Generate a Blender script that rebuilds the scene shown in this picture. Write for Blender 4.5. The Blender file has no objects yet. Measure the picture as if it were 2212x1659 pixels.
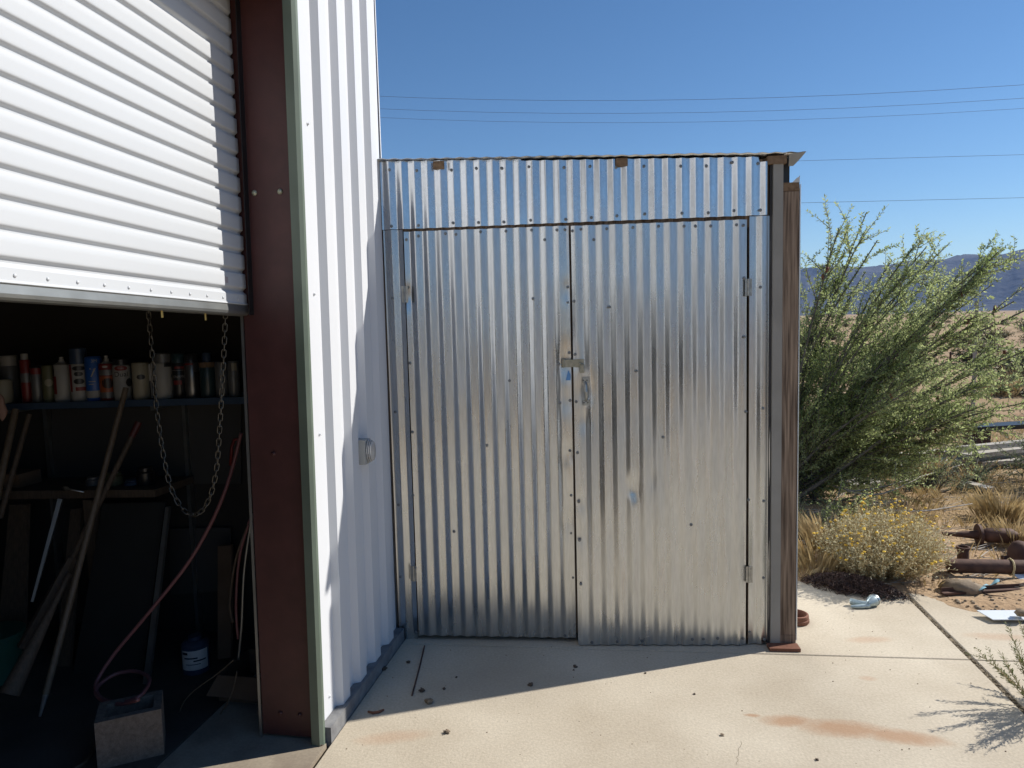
import bpy, math, random
from math import sin, cos, pi, radians
from mathutils import Vector, Matrix, noise
SC = bpy.context.scene
COL = SC.collection
R = random.Random(7)

# ---------------------------------------------------------------- camera
FX, CX, CY, CH = 1533.0, 1106.0, 829.5, 1.6
yaw, pitch, roll = radians(9.5), radians(4.88), radians(1.45)
fwd = Vector((-sin(yaw)*cos(pitch), cos(yaw)*cos(pitch), -sin(pitch)))
rgt0 = Vector((cos(yaw), sin(yaw), 0)); up0 = rgt0.cross(fwd)
rgt = rgt0*cos(roll) - up0*sin(roll); upv = up0*cos(roll) + rgt0*sin(roll)
cd = bpy.data.cameras.new('camera'); cam = bpy.data.objects.new('camera', cd); COL.objects.link(cam)
cd.sensor_width = 36; cd.lens = FX/2212*36; cd.clip_start = .05; cd.clip_end = 30000
m = Matrix((rgt, upv, -fwd)).transposed().to_4x4(); m.translation = (0, 0, CH)
cam.matrix_world = m; SC.camera = cam

# ---------------------------------------------------------------- light
SUN_AZ, SUN_EL = radians(65.1), radians(39)
w = bpy.data.worlds.new('World'); SC.world = w; w.use_nodes = True
sky = w.node_tree.nodes.new('ShaderNodeTexSky'); sky.sky_type = 'NISHITA'; sky.sun_disc = False
sky.sun_elevation = SUN_EL; sky.sun_rotation = SUN_AZ; sky.altitude = 800; sky.air_density = 1.0; sky.dust_density = .1; sky.ozone_density = 3.5
bg = w.node_tree.nodes['Background']; hs_ = w.node_tree.nodes.new('ShaderNodeHueSaturation'); hs_.inputs['Saturation'].default_value = 1.14
w.node_tree.links.new(sky.outputs[0], hs_.inputs['Color']); w.node_tree.links.new(hs_.outputs[0], bg.inputs[0]); bg.inputs[1].default_value = .074
sl = bpy.data.lights.new('sun', 'SUN'); sl.energy = 4.2; sl.angle = radians(.53); sl.color = (1, .955, .88)
so = bpy.data.objects.new('sun', sl); COL.objects.link(so)
sd = Vector((sin(SUN_AZ)*cos(SUN_EL), cos(SUN_AZ)*cos(SUN_EL), sin(SUN_EL)))
so.rotation_euler = (-sd).to_track_quat('-Z', 'Y').to_euler(); so.location = (20, 10, 20)
vs = SC.view_settings; vs.view_transform = 'Standard'; vs.look = 'None'; vs.gamma = 1; vs.use_curve_mapping = False; vs.exposure = .62

# ---------------------------------------------------------------- helpers
def ray(x, y): return fwd + rgt*((x-CX)/FX) - upv*((y-CY)/FX)
def gp(x, y, z=0.0):
    d = ray(x, y); return Vector((0, 0, CH)) + d*((z-CH)/d.z)
def at_y(x, y, Y):
    d = ray(x, y); return Vector((0, 0, CH)) + d*(Y/d.y)

class MB:
    def __init__(s): s.v = []; s.f = []; s.sm = False
    def quad(s, a, b, c, d):
        n = len(s.v); s.v += [tuple(a), tuple(b), tuple(c), tuple(d)]; s.f.append((n, n+1, n+2, n+3)); return s
    def box(s, a, b, M=None):
        n = len(s.v)
        for i in range(8):
            p = Vector((a[0] if not i & 1 else b[0], a[1] if not i & 2 else b[1], a[2] if not i & 4 else b[2]))
            s.v.append(tuple(M @ p if M else p))
        for q in ((0,2,3,1), (4,5,7,6), (0,1,5,4), (2,6,7,3), (0,4,6,2), (1,3,7,5)): s.f.append(tuple(n+k for k in q))
        return s
    def beam(s, a, b, w_, h_, up=(0,0,1)):
        a = Vector(a); b = Vector(b); d = (b-a); L = d.length; d.normalize(); x = d.cross(Vector(up))
        if x.length < 1e-4: x = d.cross(Vector((1,0,0)))
        x.normalize(); z = x.cross(d)
        M = Matrix((x, d, z)).transposed().to_4x4(); M.translation = a
        return s.box((-w_/2, 0, -h_/2), (w_/2, L, h_/2), M)
    def tube(s, pts, rad, n=8, cap=True, closed=False):
        pts = [Vector(p) for p in pts]; k = len(pts); base = len(s.v)
        rad = rad if isinstance(rad, (list, tuple)) else [rad]*k
        nx = None
        for i, p in enumerate(pts):
            if closed: d = pts[(i+1) % k]-pts[i-1]
            else: d = pts[min(i+1, k-1)]-pts[max(i-1, 0)]
            if d.length < 1e-9: d = Vector((0,0,1))
            d.normalize()
            if nx is None:
                nx = d.cross(Vector((0,0,1)))
                if nx.length < .1: nx = d.cross(Vector((1,0,0)))
            nx = nx - d*nx.dot(d); nx.normalize(); ny = d.cross(nx)
            for j in range(n):
                t = 2*pi*j/n; s.v.append(tuple(p+(nx*cos(t)+ny*sin(t))*rad[i]))
        for i in range(k if closed else k-1):
            for j in range(n):
                a = base+i*n+j; b = base+i*n+(j+1) % n; i2 = (i+1) % k
                s.f.append((a, b, base+i2*n+(j+1) % n, base+i2*n+j))
        if cap and not closed:
            s.f.append(tuple(base+j for j in range(n))[::-1]); s.f.append(tuple(base+(k-1)*n+j for j in range(n)))
        return s
    def lathe(s, prof, c=(0,0,0), n=16, M=None):
        base = len(s.v); c = Vector(c)
        for r, z in prof:
            for j in range(n):
                t = 2*pi*j/n; p = Vector((r*cos(t), r*sin(t), z)); p = M @ p if M else p
                s.v.append(tuple(p+c))
        for i in range(len(prof)-1):
            for j in range(n):
                s.f.append((base+i*n+j, base+i*n+(j+1) % n, base+(i+1)*n+(j+1) % n, base+(i+1)*n+j))
        s.f.append(tuple(base+j for j in range(n))[::-1]); s.f.append(tuple(base+(len(prof)-1)*n+j for j in range(n)))
        return s
    def grid(s, P, nu, nv):
        b = len(s.v)
        for j in range(nv+1):
            for i in range(nu+1): s.v.append(tuple(P(i/nu, j/nv)))
        for j in range(nv):
            for i in range(nu):
                a = b+j*(nu+1)+i; s.f.append((a, a+1, a+nu+2, a+nu+1))
        return s
    def lump(s, c, r, seed=0, sq=(1,1,.6), n=8, rough=.35):
        b = len(s.v); c = Vector(c)
        prof = [(0.001,-1), (.6,-.8), (.95,-.3), (.95,.3), (.6,.8), (0.001,1)]
        for pr, pz in prof:
            for j in range(n):
                t = 2*pi*j/n; d = Vector((pr*cos(t), pr*sin(t), pz))
                q = 1+rough*noise.noise(d*1.7+Vector((seed*3.1, seed, 0)))*1.6
                s.v.append((c.x+d.x*r*sq[0]*q, c.y+d.y*r*sq[1]*q, c.z+d.z*r*sq[2]*q))
        for i in range(5):
            for j in range(n): s.f.append((b+i*n+j, b+i*n+(j+1) % n, b+(i+1)*n+(j+1) % n, b+(i+1)*n+j))
        return s
    def mesh(s, name, mat, smooth=False, off=None):
        me = bpy.data.meshes.new(name)
        v = s.v if off is None else [(x-off[0], y-off[1], z-off[2]) for x, y, z in s.v]
        me.from_pydata(v, [], s.f)
        if mat: me.materials.append(mat)
        if smooth is True: me.polygons.foreach_set('use_smooth', [True]*len(me.polygons))
        me.update()
        if smooth == 'auto':
            me.polygons.foreach_set('use_smooth', [True]*len(me.polygons))
            try: me.set_sharp_from_angle(angle=radians(38))
            except Exception: pass
        return me

def tag(o, label=None, cat=None, group=None, kind=None):
    if label: o['label'] = label
    if cat: o['category'] = cat
    if group: o['group'] = group
    if kind: o['kind'] = kind
    return o
def thing(name, label, cat, loc=(0,0,0), rz=0, group=None):
    o = bpy.data.objects.new(name, None); COL.objects.link(o); o.location = loc; o.rotation_euler = (0,0,rz)
    o.empty_display_size = .1
    return tag(o, label, cat, group)
def worg(p):
    v = Vector((0,0,0))
    while p is not None: v += p.location; p = p.parent
    return v
def part(name, mb, mat, parent, smooth=False, label=None, kind=None, world=True, loc=None):
    """child mesh; mb in world coordinates (world=True) or in the parent's own coordinates"""
    off = worg(parent) if world else None
    o = bpy.data.objects.new(name, mb.mesh(name, mat, smooth, off)); COL.objects.link(o); o.parent = parent
    return tag(o, label, kind=kind)
def single(name, mb, mat, label, cat, loc=None, smooth=False, group=None, kind=None):
    if loc is None:
        n = len(mb.v); loc = (sum(v[0] for v in mb.v)/n, sum(v[1] for v in mb.v)/n, min(v[2] for v in mb.v))
    o = bpy.data.objects.new(name, mb.mesh(name, mat, smooth, loc)); COL.objects.link(o); o.location = loc
    return tag(o, label, cat, group, kind)
def share(name, me, parent, M):
    o = bpy.data.objects.new(name, me); COL.objects.link(o); o.parent = parent; o.matrix_local = M; return o

# ---------------------------------------------------------------- materials
def mat(name, c, rough=.6, metal=0, var=.12, scale=8, c2=None, bump=0, bscale=40, spec=.5, stretch=(1,1,1), fine=0, fscale=200, detail=6):
    m = bpy.data.materials.new(name); m.use_nodes = True; nt = m.node_tree; N = nt.nodes; L = nt.links
    b = N['Principled BSDF']; b.inputs['Roughness'].default_value = rough; b.inputs['Metallic'].default_value = metal
    b.inputs['Specular IOR Level'].default_value = spec
    tc = N.new('ShaderNodeNewGeometry'); mp = N.new('ShaderNodeMapping'); mp.inputs['Scale'].default_value = stretch
    L.new(tc.outputs['Position'], mp.inputs['Vector'])
    nz = N.new('ShaderNodeTexNoise'); nz.inputs['Scale'].default_value = scale; nz.inputs['Detail'].default_value = detail
    L.new(mp.outputs[0], nz.inputs['Vector'])
    cr = N.new('ShaderNodeValToRGB'); cr.color_ramp.elements[0].position = .32; cr.color_ramp.elements[1].position = .68
    if c2 is None: a = [x*(1-var) for x in c]; d = [min(1, x*(1+var)) for x in c]
    else: a, d = c, c2
    cr.color_ramp.elements[0].color = (*a, 1); cr.color_ramp.elements[1].color = (*d, 1)
    L.new(nz.outputs[0], cr.inputs[0]); out = cr.outputs[0]
    if fine:
        n2 = N.new('ShaderNodeTexNoise'); n2.inputs['Scale'].default_value = fscale; n2.inputs['Detail'].default_value = 3
        L.new(mp.outputs[0], n2.inputs['Vector'])
        mr = N.new('ShaderNodeMapRange'); mr.inputs[1].default_value = .3; mr.inputs[2].default_value = .7; mr.inputs[3].default_value = 1-fine; mr.inputs[4].default_value = 1+fine
        L.new(n2.outputs[0], mr.inputs[0])
        vm = N.new('ShaderNodeVectorMath'); vm.operation = 'SCALE'; L.new(out, vm.inputs[0]); L.new(mr.outputs[0], vm.inputs['Scale']); out = vm.outputs[0]
    L.new(out, b.inputs['Base Color'])
    if bump:
        n3 = N.new('ShaderNodeTexNoise'); n3.inputs['Scale'].default_value = bscale; n3.inputs['Detail'].default_value = 8
        L.new(mp.outputs[0], n3.inputs['Vector'])
        bp = N.new('ShaderNodeBump'); bp.inputs['Strength'].default_value = 1; bp.inputs['Distance'].default_value = bump
        L.new(n3.outputs[0], bp.inputs['Height']); L.new(bp.outputs[0], b.inputs['Normal'])
    m['out'] = 0
    return m
def stain(m, spots, color, seed=0, nscale=7, amount=.75):
    """irregular stains with a shape of their own at world places (x, y, rx, ry, angle)"""
    nt = m.node_tree; N = nt.nodes; L = nt.links; b = N['Principled BSDF']
    src = b.inputs['Base Color'].links[0].from_socket
    geo = N.new('ShaderNodeNewGeometry'); nz = N.new('ShaderNodeTexNoise'); nz.inputs['Scale'].default_value = nscale; nz.inputs['Detail'].default_value = 8; nz.inputs['Roughness'].default_value = .7
    L.new(geo.outputs['Position'], nz.inputs['Vector'])
    tot = None
    for (x, y, rx, ry, an) in spots:
        mp = N.new('ShaderNodeMapping'); mp.vector_type = 'TEXTURE'
        mp.inputs['Location'].default_value = (x, y, 0); mp.inputs['Rotation'].default_value = (0, 0, an); mp.inputs['Scale'].default_value = (rx, ry, 100)
        L.new(geo.outputs['Position'], mp.inputs['Vector'])
        ln = N.new('ShaderNodeVectorMath'); ln.operation = 'LENGTH'; L.new(mp.outputs[0], ln.inputs[0])
        mr = N.new('ShaderNodeMapRange'); mr.inputs[1].default_value = 1.0; mr.inputs[2].default_value = .1; mr.inputs[3].default_value = 0; mr.inputs[4].default_value = 1
        L.new(ln.outputs['Value'], mr.inputs[0])
        if tot is None: tot = mr.outputs[0]
        else:
            mx = N.new('ShaderNodeMath'); mx.operation = 'MAXIMUM'; L.new(tot, mx.inputs[0]); L.new(mr.outputs[0], mx.inputs[1]); tot = mx.outputs[0]
    ml = N.new('ShaderNodeMath'); ml.operation = 'ADD'; L.new(tot, ml.inputs[0]); L.new(nz.outputs[0], ml.inputs[1])
    mr2 = N.new('ShaderNodeMapRange'); mr2.inputs[1].default_value = .55; mr2.inputs[2].default_value = 1.25; mr2.inputs[3].default_value = 0; mr2.inputs[4].default_value = amount
    L.new(ml.outputs[0], mr2.inputs[0])
    # only where a spot is
    gt = N.new('ShaderNodeMath'); gt.operation = 'MULTIPLY'; mr3 = N.new('ShaderNodeMapRange'); mr3.inputs[1].default_value = 0; mr3.inputs[2].default_value = .35
    L.new(tot, mr3.inputs[0]); L.new(mr2.outputs[0], gt.inputs[0]); L.new(mr3.outputs[0], gt.inputs[1])
    mix = N.new('ShaderNodeMix'); mix.data_type = 'RGBA'; L.new(gt.outputs[0], mix.inputs[0]); L.new(src, mix.inputs[6]); mix.inputs[7].default_value = (*color, 1)
    L.new(mix.outputs[2], b.inputs['Base Color'])

M = {}
M['white'] = mat('white_paint', (.59, .60, .62), .42, var=.025, scale=1.2, spec=.4)
M['whitecurtain'] = mat('curtain_paint', (.50, .515, .53), .4, var=.02, scale=1.5, spec=.4)
M['maroon'] = mat('maroon_paint', (.060, .020, .019), .5, var=.16, scale=3, fine=.18, fscale=14, bump=.0004, bscale=180)
stain(M['maroon'], [(-1.33, 2.47, .3, .2, 0)], (.10, .035, .028), amount=.25, nscale=4)
M['sage'] = mat('sage_trim_paint', (.115, .145, .11), .5, var=.1, scale=6)
M['galv'] = mat('galvanised_steel', (.58, .605, .63), .25, 1, var=.05, scale=3, fine=.05, fscale=60)
M['galvdoor'] = mat('galvanised_door_sheet', (.52, .54, .555), .27, 1, var=.05, scale=5, stretch=(3, 3, .35), fine=.07, fscale=45, bump=.00035, bscale=9)
def rough_noise(m, lo, hi, sc, st):
    nt = m.node_tree; N = nt.nodes; L = nt.links; g = N.new('ShaderNodeNewGeometry'); mp = N.new('ShaderNodeMapping'); mp.inputs['Scale'].default_value = st
    n = N.new('ShaderNodeTexNoise'); n.inputs['Scale'].default_value = sc; n.inputs['Detail'].default_value = 6; r_ = N.new('ShaderNodeMapRange'); r_.inputs[1].default_value = .35; r_.inputs[2].default_value = .65; r_.inputs[3].default_value = lo; r_.inputs[4].default_value = hi
    L.new(g.outputs['Position'], mp.inputs['Vector']); L.new(mp.outputs[0], n.inputs['Vector']); L.new(n.outputs[0], r_.inputs[0]); L.new(r_.outputs[0], N['Principled BSDF'].inputs['Roughness'])
rough_noise(M['galvdoor'], .24, .33, 6, (2, 2, .4)); rough_noise(M['galv'], .20, .30, 6, (2, 2, 1))
M['galvdark'] = mat('dull_galvanised_steel', (.33, .34, .33), .45, .9, var=.12, scale=12)
M['screw'] = mat('screw_metal', (.20, .21, .22), .45, .85, var=.2, scale=60)
M['hinge'] = mat('hinge_metal', (.36, .36, .34), .4, .9, var=.2, scale=40)
M['hasp'] = mat('hasp_metal', (.27, .26, .20), .45, .85, c2=(.36, .34, .28), scale=60)
M['wood'] = mat('weathered_wood', (.075, .048, .032), .8, c2=(.32, .235, .17), scale=9, stretch=(11, 11, .4), bump=.002, bscale=30, detail=9)
M['woodold'] = mat('grey_board_wood', (.30, .27, .22), .85, c2=(.50, .46, .40), scale=14, stretch=(1, 4, 4), bump=.002, bscale=30)
M['woodcut'] = mat('cut_rafter_wood', (.11, .065, .035), .8, c2=(.20, .13, .075), scale=60, bump=.001)
M['greyboard'] = mat('grey_painted_board', (.25, .24, .22), .7, var=.12, scale=4, bump=.0006, bscale=60)
M['dark'] = mat('unlit_interior_black', (.02, .019, .018), .9, var=.2)
M['rust'] = mat('rusted_steel', (.055, .026, .018), .75, .15, c2=(.12, .060, .040), scale=14, bump=.0012, bscale=60)
M['rustred'] = mat('red_rusted_steel', (.13, .050, .028), .8, .1, c2=(.20, .085, .05), scale=30, bump=.001, bscale=70)
M['concrete'] = mat('concrete_pad', (.415, .355, .27), .85, c2=(.51, .45, .355), scale=2.1, fine=.10, fscale=90, bump=.0012, bscale=120, spec=.25)
M['kerb'] = mat('grey_foundation_edge', (.13, .13, .135), .8, c2=(.20, .2, .2), scale=20, bump=.002, bscale=60)
M['joint'] = mat('joint_dirt', (.10, .075, .05), .95, c2=(.20, .16, .10), scale=60, bump=.003, bscale=100)
M['block'] = mat('concrete_block', (.12, .092, .07), .95, c2=(.18, .14, .11), scale=60, bump=.002, bscale=220, fine=.15)
M['hose'] = mat('faded_red_hose', (.18, .07, .07), .5, var=.08)
M['handle'] = mat('ash_tool_handle', (.10, .072, .045), .6, c2=(.15, .112, .075), scale=12, stretch=(8, 8, 1))
M['handleold'] = mat('grimy_tool_handle', (.055, .040, .028), .75, c2=(.10, .07, .045), scale=14, stretch=(8, 8, 1))
M['grip'] = mat('dark_red_grip', (.09, .02, .016), .5)
M['bark'] = mat('shrub_bark', (.085, .075, .06), .85, c2=(.17, .15, .125), scale=20)
M['stick'] = mat('grey_dry_stick', (.28, .25, .21), .85, c2=(.42, .38, .33), scale=20)
M['strawcol'] = mat('dry_straw', (.33, .23, .11), .8, c2=(.50, .38, .20), scale=3)
M['brownlitter'] = mat('brown_litter', (.030, .016, .012), .7, c2=(.085, .045, .034), scale=30)
M['yellow'] = mat('yellow_flower', (.62, .38, .03), .7, c2=(.75, .5, .05), scale=20)
M['cardboard'] = mat('cardboard', (.12, .075, .045), .9, var=.15)
M['blackp'] = mat('black_parts_and_gaps', (.012, .012, .013), .4, var=.2)
M['bluedark'] = mat('dark_blue_paint', (.035, .06, .10), .5, var=.15)
M['navy'] = mat('navy_plastic', (.03, .05, .09), .35, var=.1)
M['greenp'] = mat('green_plastic', (.02, .10, .07), .5, var=.1)
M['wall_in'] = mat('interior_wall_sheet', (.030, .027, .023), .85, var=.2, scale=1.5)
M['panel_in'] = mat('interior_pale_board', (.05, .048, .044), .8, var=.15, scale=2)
M['steel'] = mat('bright_steel', (.55, .55, .54), .3, 1)
M['chain'] = mat('galvanised_chain', (.14, .13, .11), .4, .85, var=.2, scale=60)
M['sheet'] = mat('aluminium_sheet', (.62, .66, .70), .5, .3, var=.04, scale=6)
M['tarp'] = mat('blue_tarp_scrap', (.12, .27, .36), .6, c2=(.2, .38, .46), scale=20)
M['rope'] = mat('pale_rope', (.50, .40, .22), .8, var=.1)
M['stone'] = mat('brown_stone', (.16, .12, .08), .9, c2=(.26, .20, .14), scale=20, bump=.003)
M['nozzle'] = mat('pale_zinc_casting', (.38, .46, .47), .4, .5, var=.15, scale=60)
M['clod'] = mat('dark_clod', (.06, .042, .03), .9, c2=(.12, .085, .06), scale=90)
M['red'] = mat('red_label', (.15, .014, .012), .45); M['orange'] = mat('orange_label', (.26, .065, .02), .45)
M['blue'] = mat('blue_label', (.015, .08, .30), .4); M['paper'] = mat('white_label', (.27, .26, .24), .5, var=.05)
M['beige'] = mat('beige_can', (.26, .235, .17), .5); M['grey'] = mat('grey_can', (.13, .13, .13), .4, .3)
M['olive'] = mat('olive_can', (.10, .10, .05), .5); M['teal'] = mat('dark_teal_can', (.015, .035, .04), .35)
M['silver'] = mat('silver_can', (.22, .22, .22), .3, .8); M['black'] = mat('black_can', (.015, .015, .016), .3)
M['bolt'] = mat('bolt_zinc', (.42, .43, .32), .45, .5, var=.15, scale=120)
M['wire'] = mat('power_wire', (.10, .14, .20), .6)
M['pvc'] = mat('grey_box_plastic', (.34, .34, .32), .45, var=.05)

def leafmat(name, c, c2, trans=.35, scale=3):
    m = mat(name, c, .55, c2=c2, scale=scale, spec=.35, fine=.3, fscale=23); nt = m.node_tree; N = nt.nodes; L = nt.links
    b = N['Principled BSDF']; src = b.inputs['Base Color'].links[0].from_socket
    t = N.new('ShaderNodeBsdfTranslucent'); L.new(src, t.inputs['Color'])
    mx = N.new('ShaderNodeMixShader'); mx.inputs[0].default_value = trans
    L.new(b.outputs[0], mx.inputs[1]); L.new(t.outputs[0], mx.inputs[2]); L.new(mx.outputs[0], N['Material Output'].inputs['Surface'])
    return m
M['leaf'] = leafmat('shrub_leaf', (.27, .34, .12), (.46, .51, .25), .62, 2.2)
M['leafgrey'] = leafmat('grey_green_leaf', (.17, .21, .10), (.28, .31, .18), .35, 2)
M['leafdry'] = leafmat('dry_leaf', (.44, .40, .21), (.74, .69, .48), .3, 30)
M['leafsmall'] = leafmat('green_twig_leaf', (.11, .14, .045), (.21, .22, .09), .3, 30)
M['grass'] = leafmat('dry_grass', (.36, .26, .12), (.58, .45, .25), .3, 4)
M['creosote'] = leafmat('desert_brush', (.09, .10, .04), (.18, .165, .075), .2, 1)

# desert ground: sandy near, blotched orange and olive further out
def desert():
    m = bpy.data.materials.new('desert_soil'); m.use_nodes = True; nt = m.node_tree; N = nt.nodes; L = nt.links
    b = N['Principled BSDF']; b.inputs['Roughness'].default_value = .95; b.inputs['Specular IOR Level'].default_value = .15
    g = N.new('ShaderNodeNewGeometry')
    def nz(s, d=8):
        n = N.new('ShaderNodeTexNoise'); n.inputs['Scale'].default_value = s; n.inputs['Detail'].default_value = d; L.new(g.outputs['Position'], n.inputs['Vector']); return n.outputs[0]
    def ramp(src, a, c, p=(.35, .65)):
        r = N.new('ShaderNodeValToRGB'); r.color_ramp.elements[0].position = p[0]; r.color_ramp.elements[1].position = p[1]
        r.color_ramp.elements[0].color = (*a, 1); r.color_ramp.elements[1].color = (*c, 1); L.new(src, r.inputs[0]); return r.outputs[0]
    def mix(f, a, c):
        x = N.new('ShaderNodeMix'); x.data_type = 'RGBA'
        if isinstance(f, float): x.inputs[0].default_value = f
        else: L.new(f, x.inputs[0])
        L.new(a, x.inputs[6])
        if isinstance(c, tuple): x.inputs[7].default_value = (*c, 1)
        else: L.new(c, x.inputs[7])
        return x.outputs[2]
    base = ramp(nz(1.4), (.33, .215, .125), (.44, .325, .21))
    oli = mix(ramp(nz(.35), (0,0,0), (.75,.75,.75), (.47, .6)), base, (.27, .20, .10))
    gr = mix(ramp(nz(45, 4), (0,0,0), (.6,.6,.6), (.52, .68)), oli, (.20, .135, .08))
    L.new(gr, b.inputs['Base Color'])
    bp = N.new('ShaderNodeBump'); bp.inputs['Distance'].default_value = .02; bp.inputs['Strength'].default_value = .8
    L.new(nz(25, 10), bp.inputs['Height']); L.new(bp.outputs[0], b.inputs['Normal'])
    return m
M['desert'] = desert()
M['mountain'] = mat('mountain_rock', (.055, .065, .085), .95, c2=(.11, .115, .13), scale=.004, bump=20, bscale=.01, spec=.1)

# ---------------------------------------------------------------- ground
def soil_h(x, y):
    d = math.hypot(x-1, y-3)
    h = .012*noise.noise(Vector((x*1.3, y*1.3, 0))) + .016*noise.noise(Vector((x*4.1, y*4.1, 3)))
    if d > 12: h += (d-12)*.0016*noise.noise(Vector((x*.03, y*.03, 9))) * 3
    # pad footprint: keep the soil below the slab, rising over its ragged far edge
    e = pad_edge(x)
    if x > -1.1 and y < e+.5:
        if x < 6.2 and y > -1.7: h = -.03 + (.0 if y < e-.35 else max(0, (y-e+.35))*.085) + .02*noise.noise(Vector((x*5, y*5, 0))) if y > e-.6 else -.05
    elif x <= -1.1 and x > -7.6 and y < 6 and y > -7.1: h = -.06
    return h
def pad_edge(x):
    pts = [(-2, 4.42), (.95, 4.42), (1.35, 4.30), (1.69, 4.26), (1.80, 4.08), (1.95, 4.0), (6, 3.95), (40, 3.9)]
    for (a, b), (c, d) in zip(pts, pts[1:]):
        if x <= c: return b+(d-b)*max(0, (x-a))/(c-a)
    return 3.9
g = MB()
xs = sorted(set([round(-9+i*.5, 3) for i in range(17)] + [round(-1+i*.07, 3) for i in range(100)] + [6.2+i*.5 for i in range(14)] + [14+2**(i*.5) for i in range(1, 26)] + [-10-2**(i*.5) for i in range(1, 27)]))
ys = sorted(set([round(-9+i*.6, 3) for i in range(20)] + [round(3.2+i*.07, 3) for i in range(110)] + [11.2+i*.5 for i in range(14)] + [19+2**(i*.5) for i in range(1, 26)] + [-10-2**(i*.5) for i in range(1, 27)]))
xs = [x for x in xs if abs(x) < 7400] + [7400]; ys = [y for y in ys if abs(y) < 7400] + [7400]; xs.insert(0, -7400); ys.insert(0, -7400)
for y in ys:
    for x in xs: g.v.append((x, y, soil_h(x, y)))
nx = len(xs)
for j in range(len(ys)-1):
    for i in range(nx-1): a = j*nx+i; g.f.append((a, a+1, a+nx+1, a+nx))
o = single('ground', g, M['desert'], 'tan desert soil with sparse dry litter stretching to the mountains', None, (0,0,0), True, kind='structure')

# mountains
mt = MB()
def mh(az):
    a = az*57.3
    return 395+60*math.exp(-((a-26)/7)**2)+90*noise.noise(Vector((a*.085, 1.5, 0)))+70*noise.noise(Vector((a*.3, 5, 0)))+45*noise.noise(Vector((a*.9, 2, 7)))+18*noise.noise(Vector((a*2.5, 2, 7)))
nA = 560
for r in range(9):
    for i in range(nA+1):
        az = radians(-60+200*i/nA)
        t = r/8; d = 5000+t*1500
        zz = mh(az+.02*sin(r))*(math.sin(min(1, t*1.05)*pi/2)**1.5)
        zz *= 1+.35*(1-t)*noise.noise(Vector((az*60, t*5, 3)))
        mt.v.append((sin(az)*d, cos(az)*d, zz-3*(r == 0)))
for r in range(8):
    for i in range(nA): a = r*(nA+1)+i; mt.f.append((a, a+1, a+nA+2, a+nA+1))
single('mountains', mt, M['mountain'], 'long blue grey mountain range on the horizon', None, (0,0,0), True, kind='structure')

# haze
hz = MB().box((-7600, -7600, -2.5), (7600, 7600, 560))
hm = bpy.data.materials.new('haze_air'); hm.use_nodes = True; hm.node_tree.nodes.clear()
ho = hm.node_tree.nodes.new('ShaderNodeOutputMaterial'); hv = hm.node_tree.nodes.new('ShaderNodeVolumePrincipled')
hv.inputs['Color'].default_value = (.30, .52, 1, 1); hv.inputs['Density'].default_value = 4.2e-5
hm.node_tree.links.new(hv.outputs[0], ho.inputs['Volume'])
hob = single('haze', hz, hm, 'thin blue air haze over the desert', None, (0,0,0), kind='stuff')

# ---------------------------------------------------------------- concrete pad (slabs with recessed joints)
SH_A = radians(4.1); SHO = Vector((-1.185, 3.375, 0)); se = Vector((cos(SH_A), sin(SH_A), 0)); sn = Vector((-sin(SH_A), cos(SH_A), 0))
stain(M['concrete'], [(.60, 2.83, .14, .06, .1), (.80, 2.80, .24, .085, .02), (1.0, 2.77, .22, .07, -.1), (.47, 2.855, .045, .018, 0)],
      (.33, .165, .075), amount=.62, nscale=16)
stain(M['concrete'], [(-.93, 2.53, .2, .06, .3), (-.80, 2.30, .22, .05, .1), (1.78, 3.72, .22, .06, 0), (1.02, 3.22, .05, .03, 0), (1.15, 3.62, .16, .05, .2)],
      (.38, .19, .095), amount=.30, nscale=14)
stain(M['concrete'], [(-.6, 3.0, .5, .3, 0), (.3, 2.3, .9, .3, .1), (.2, 1.2, 1.1, .6, 0), (-.9, 1.8, .3, .6, 0), (1.3, 2.2, .5, .5, 0)], (.33, .28, .215), amount=.35, nscale=5)
pad = tag(thing('concrete_pad', 'pale tan concrete pad in front of shed and workshop', None, (0,0,0)), kind='structure')
jy = lambda x: 3.415+.048*(x-.78)    # joint A passes under the shed front
def slab(poly, z=0.0, t=.12):
    b = MB(); n = len(poly)
    ins = []
    cx = sum(p[0] for p in poly)/n; cy = sum(p[1] for p in poly)/n
    for (x, y) in poly: b.v.append((x, y, z-.004))
    for (x, y) in poly:
        d = Vector((cx-x, cy-y)); d.normalize(); b.v.append((x+d.x*.005, y+d.y*.005, z))
    for (x, y) in poly: b.v.append((x, y, z-t))
    b.f.append(tuple(range(n, 2*n)))
    for i in range(n):
        j = (i+1) % n; b.f.append((i, j, n+j, n+i)); b.f.append((2*n+i, 2*n+j, j, i))
    return b
JX = 1.545
part('slab', slab([(-1.155, -1.6), (JX-.012, -1.6), (JX-.012, jy(JX)-.002), (-1.155, jy(-1.155)-.002)]), M['concrete'], pad)
part('slab', slab([(JX+.012, -1.6), (6, -1.6), (6, jy(6)-.002), (JX+.012, jy(JX)-.002)]), M['concrete'], pad)
part('slab', slab([(-1.155, jy(-1.155)+.004), (JX-.012, jy(JX)+.004), (JX-.012, 4.29), (1.35, 4.33), (.95, 4.42), (.7, 5.9), (-1.155, 5.9)]), M['concrete'], pad)
part('slab', slab([(JX+.012, jy(JX)+.004), (6, jy(6)+.004), (6, 4.05), (1.95, 4.02), (1.80, 4.10), (1.72, 4.23), (JX+.012, 4.27)]), M['concrete'], pad)
M['threshold'] = mat('shade_dark_threshold', (.20, .16, .12), .85, c2=(.34, .29, .22), scale=5, fine=.1, fscale=90)  # concrete colour lowered to carry the shade inside the doorway
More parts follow.
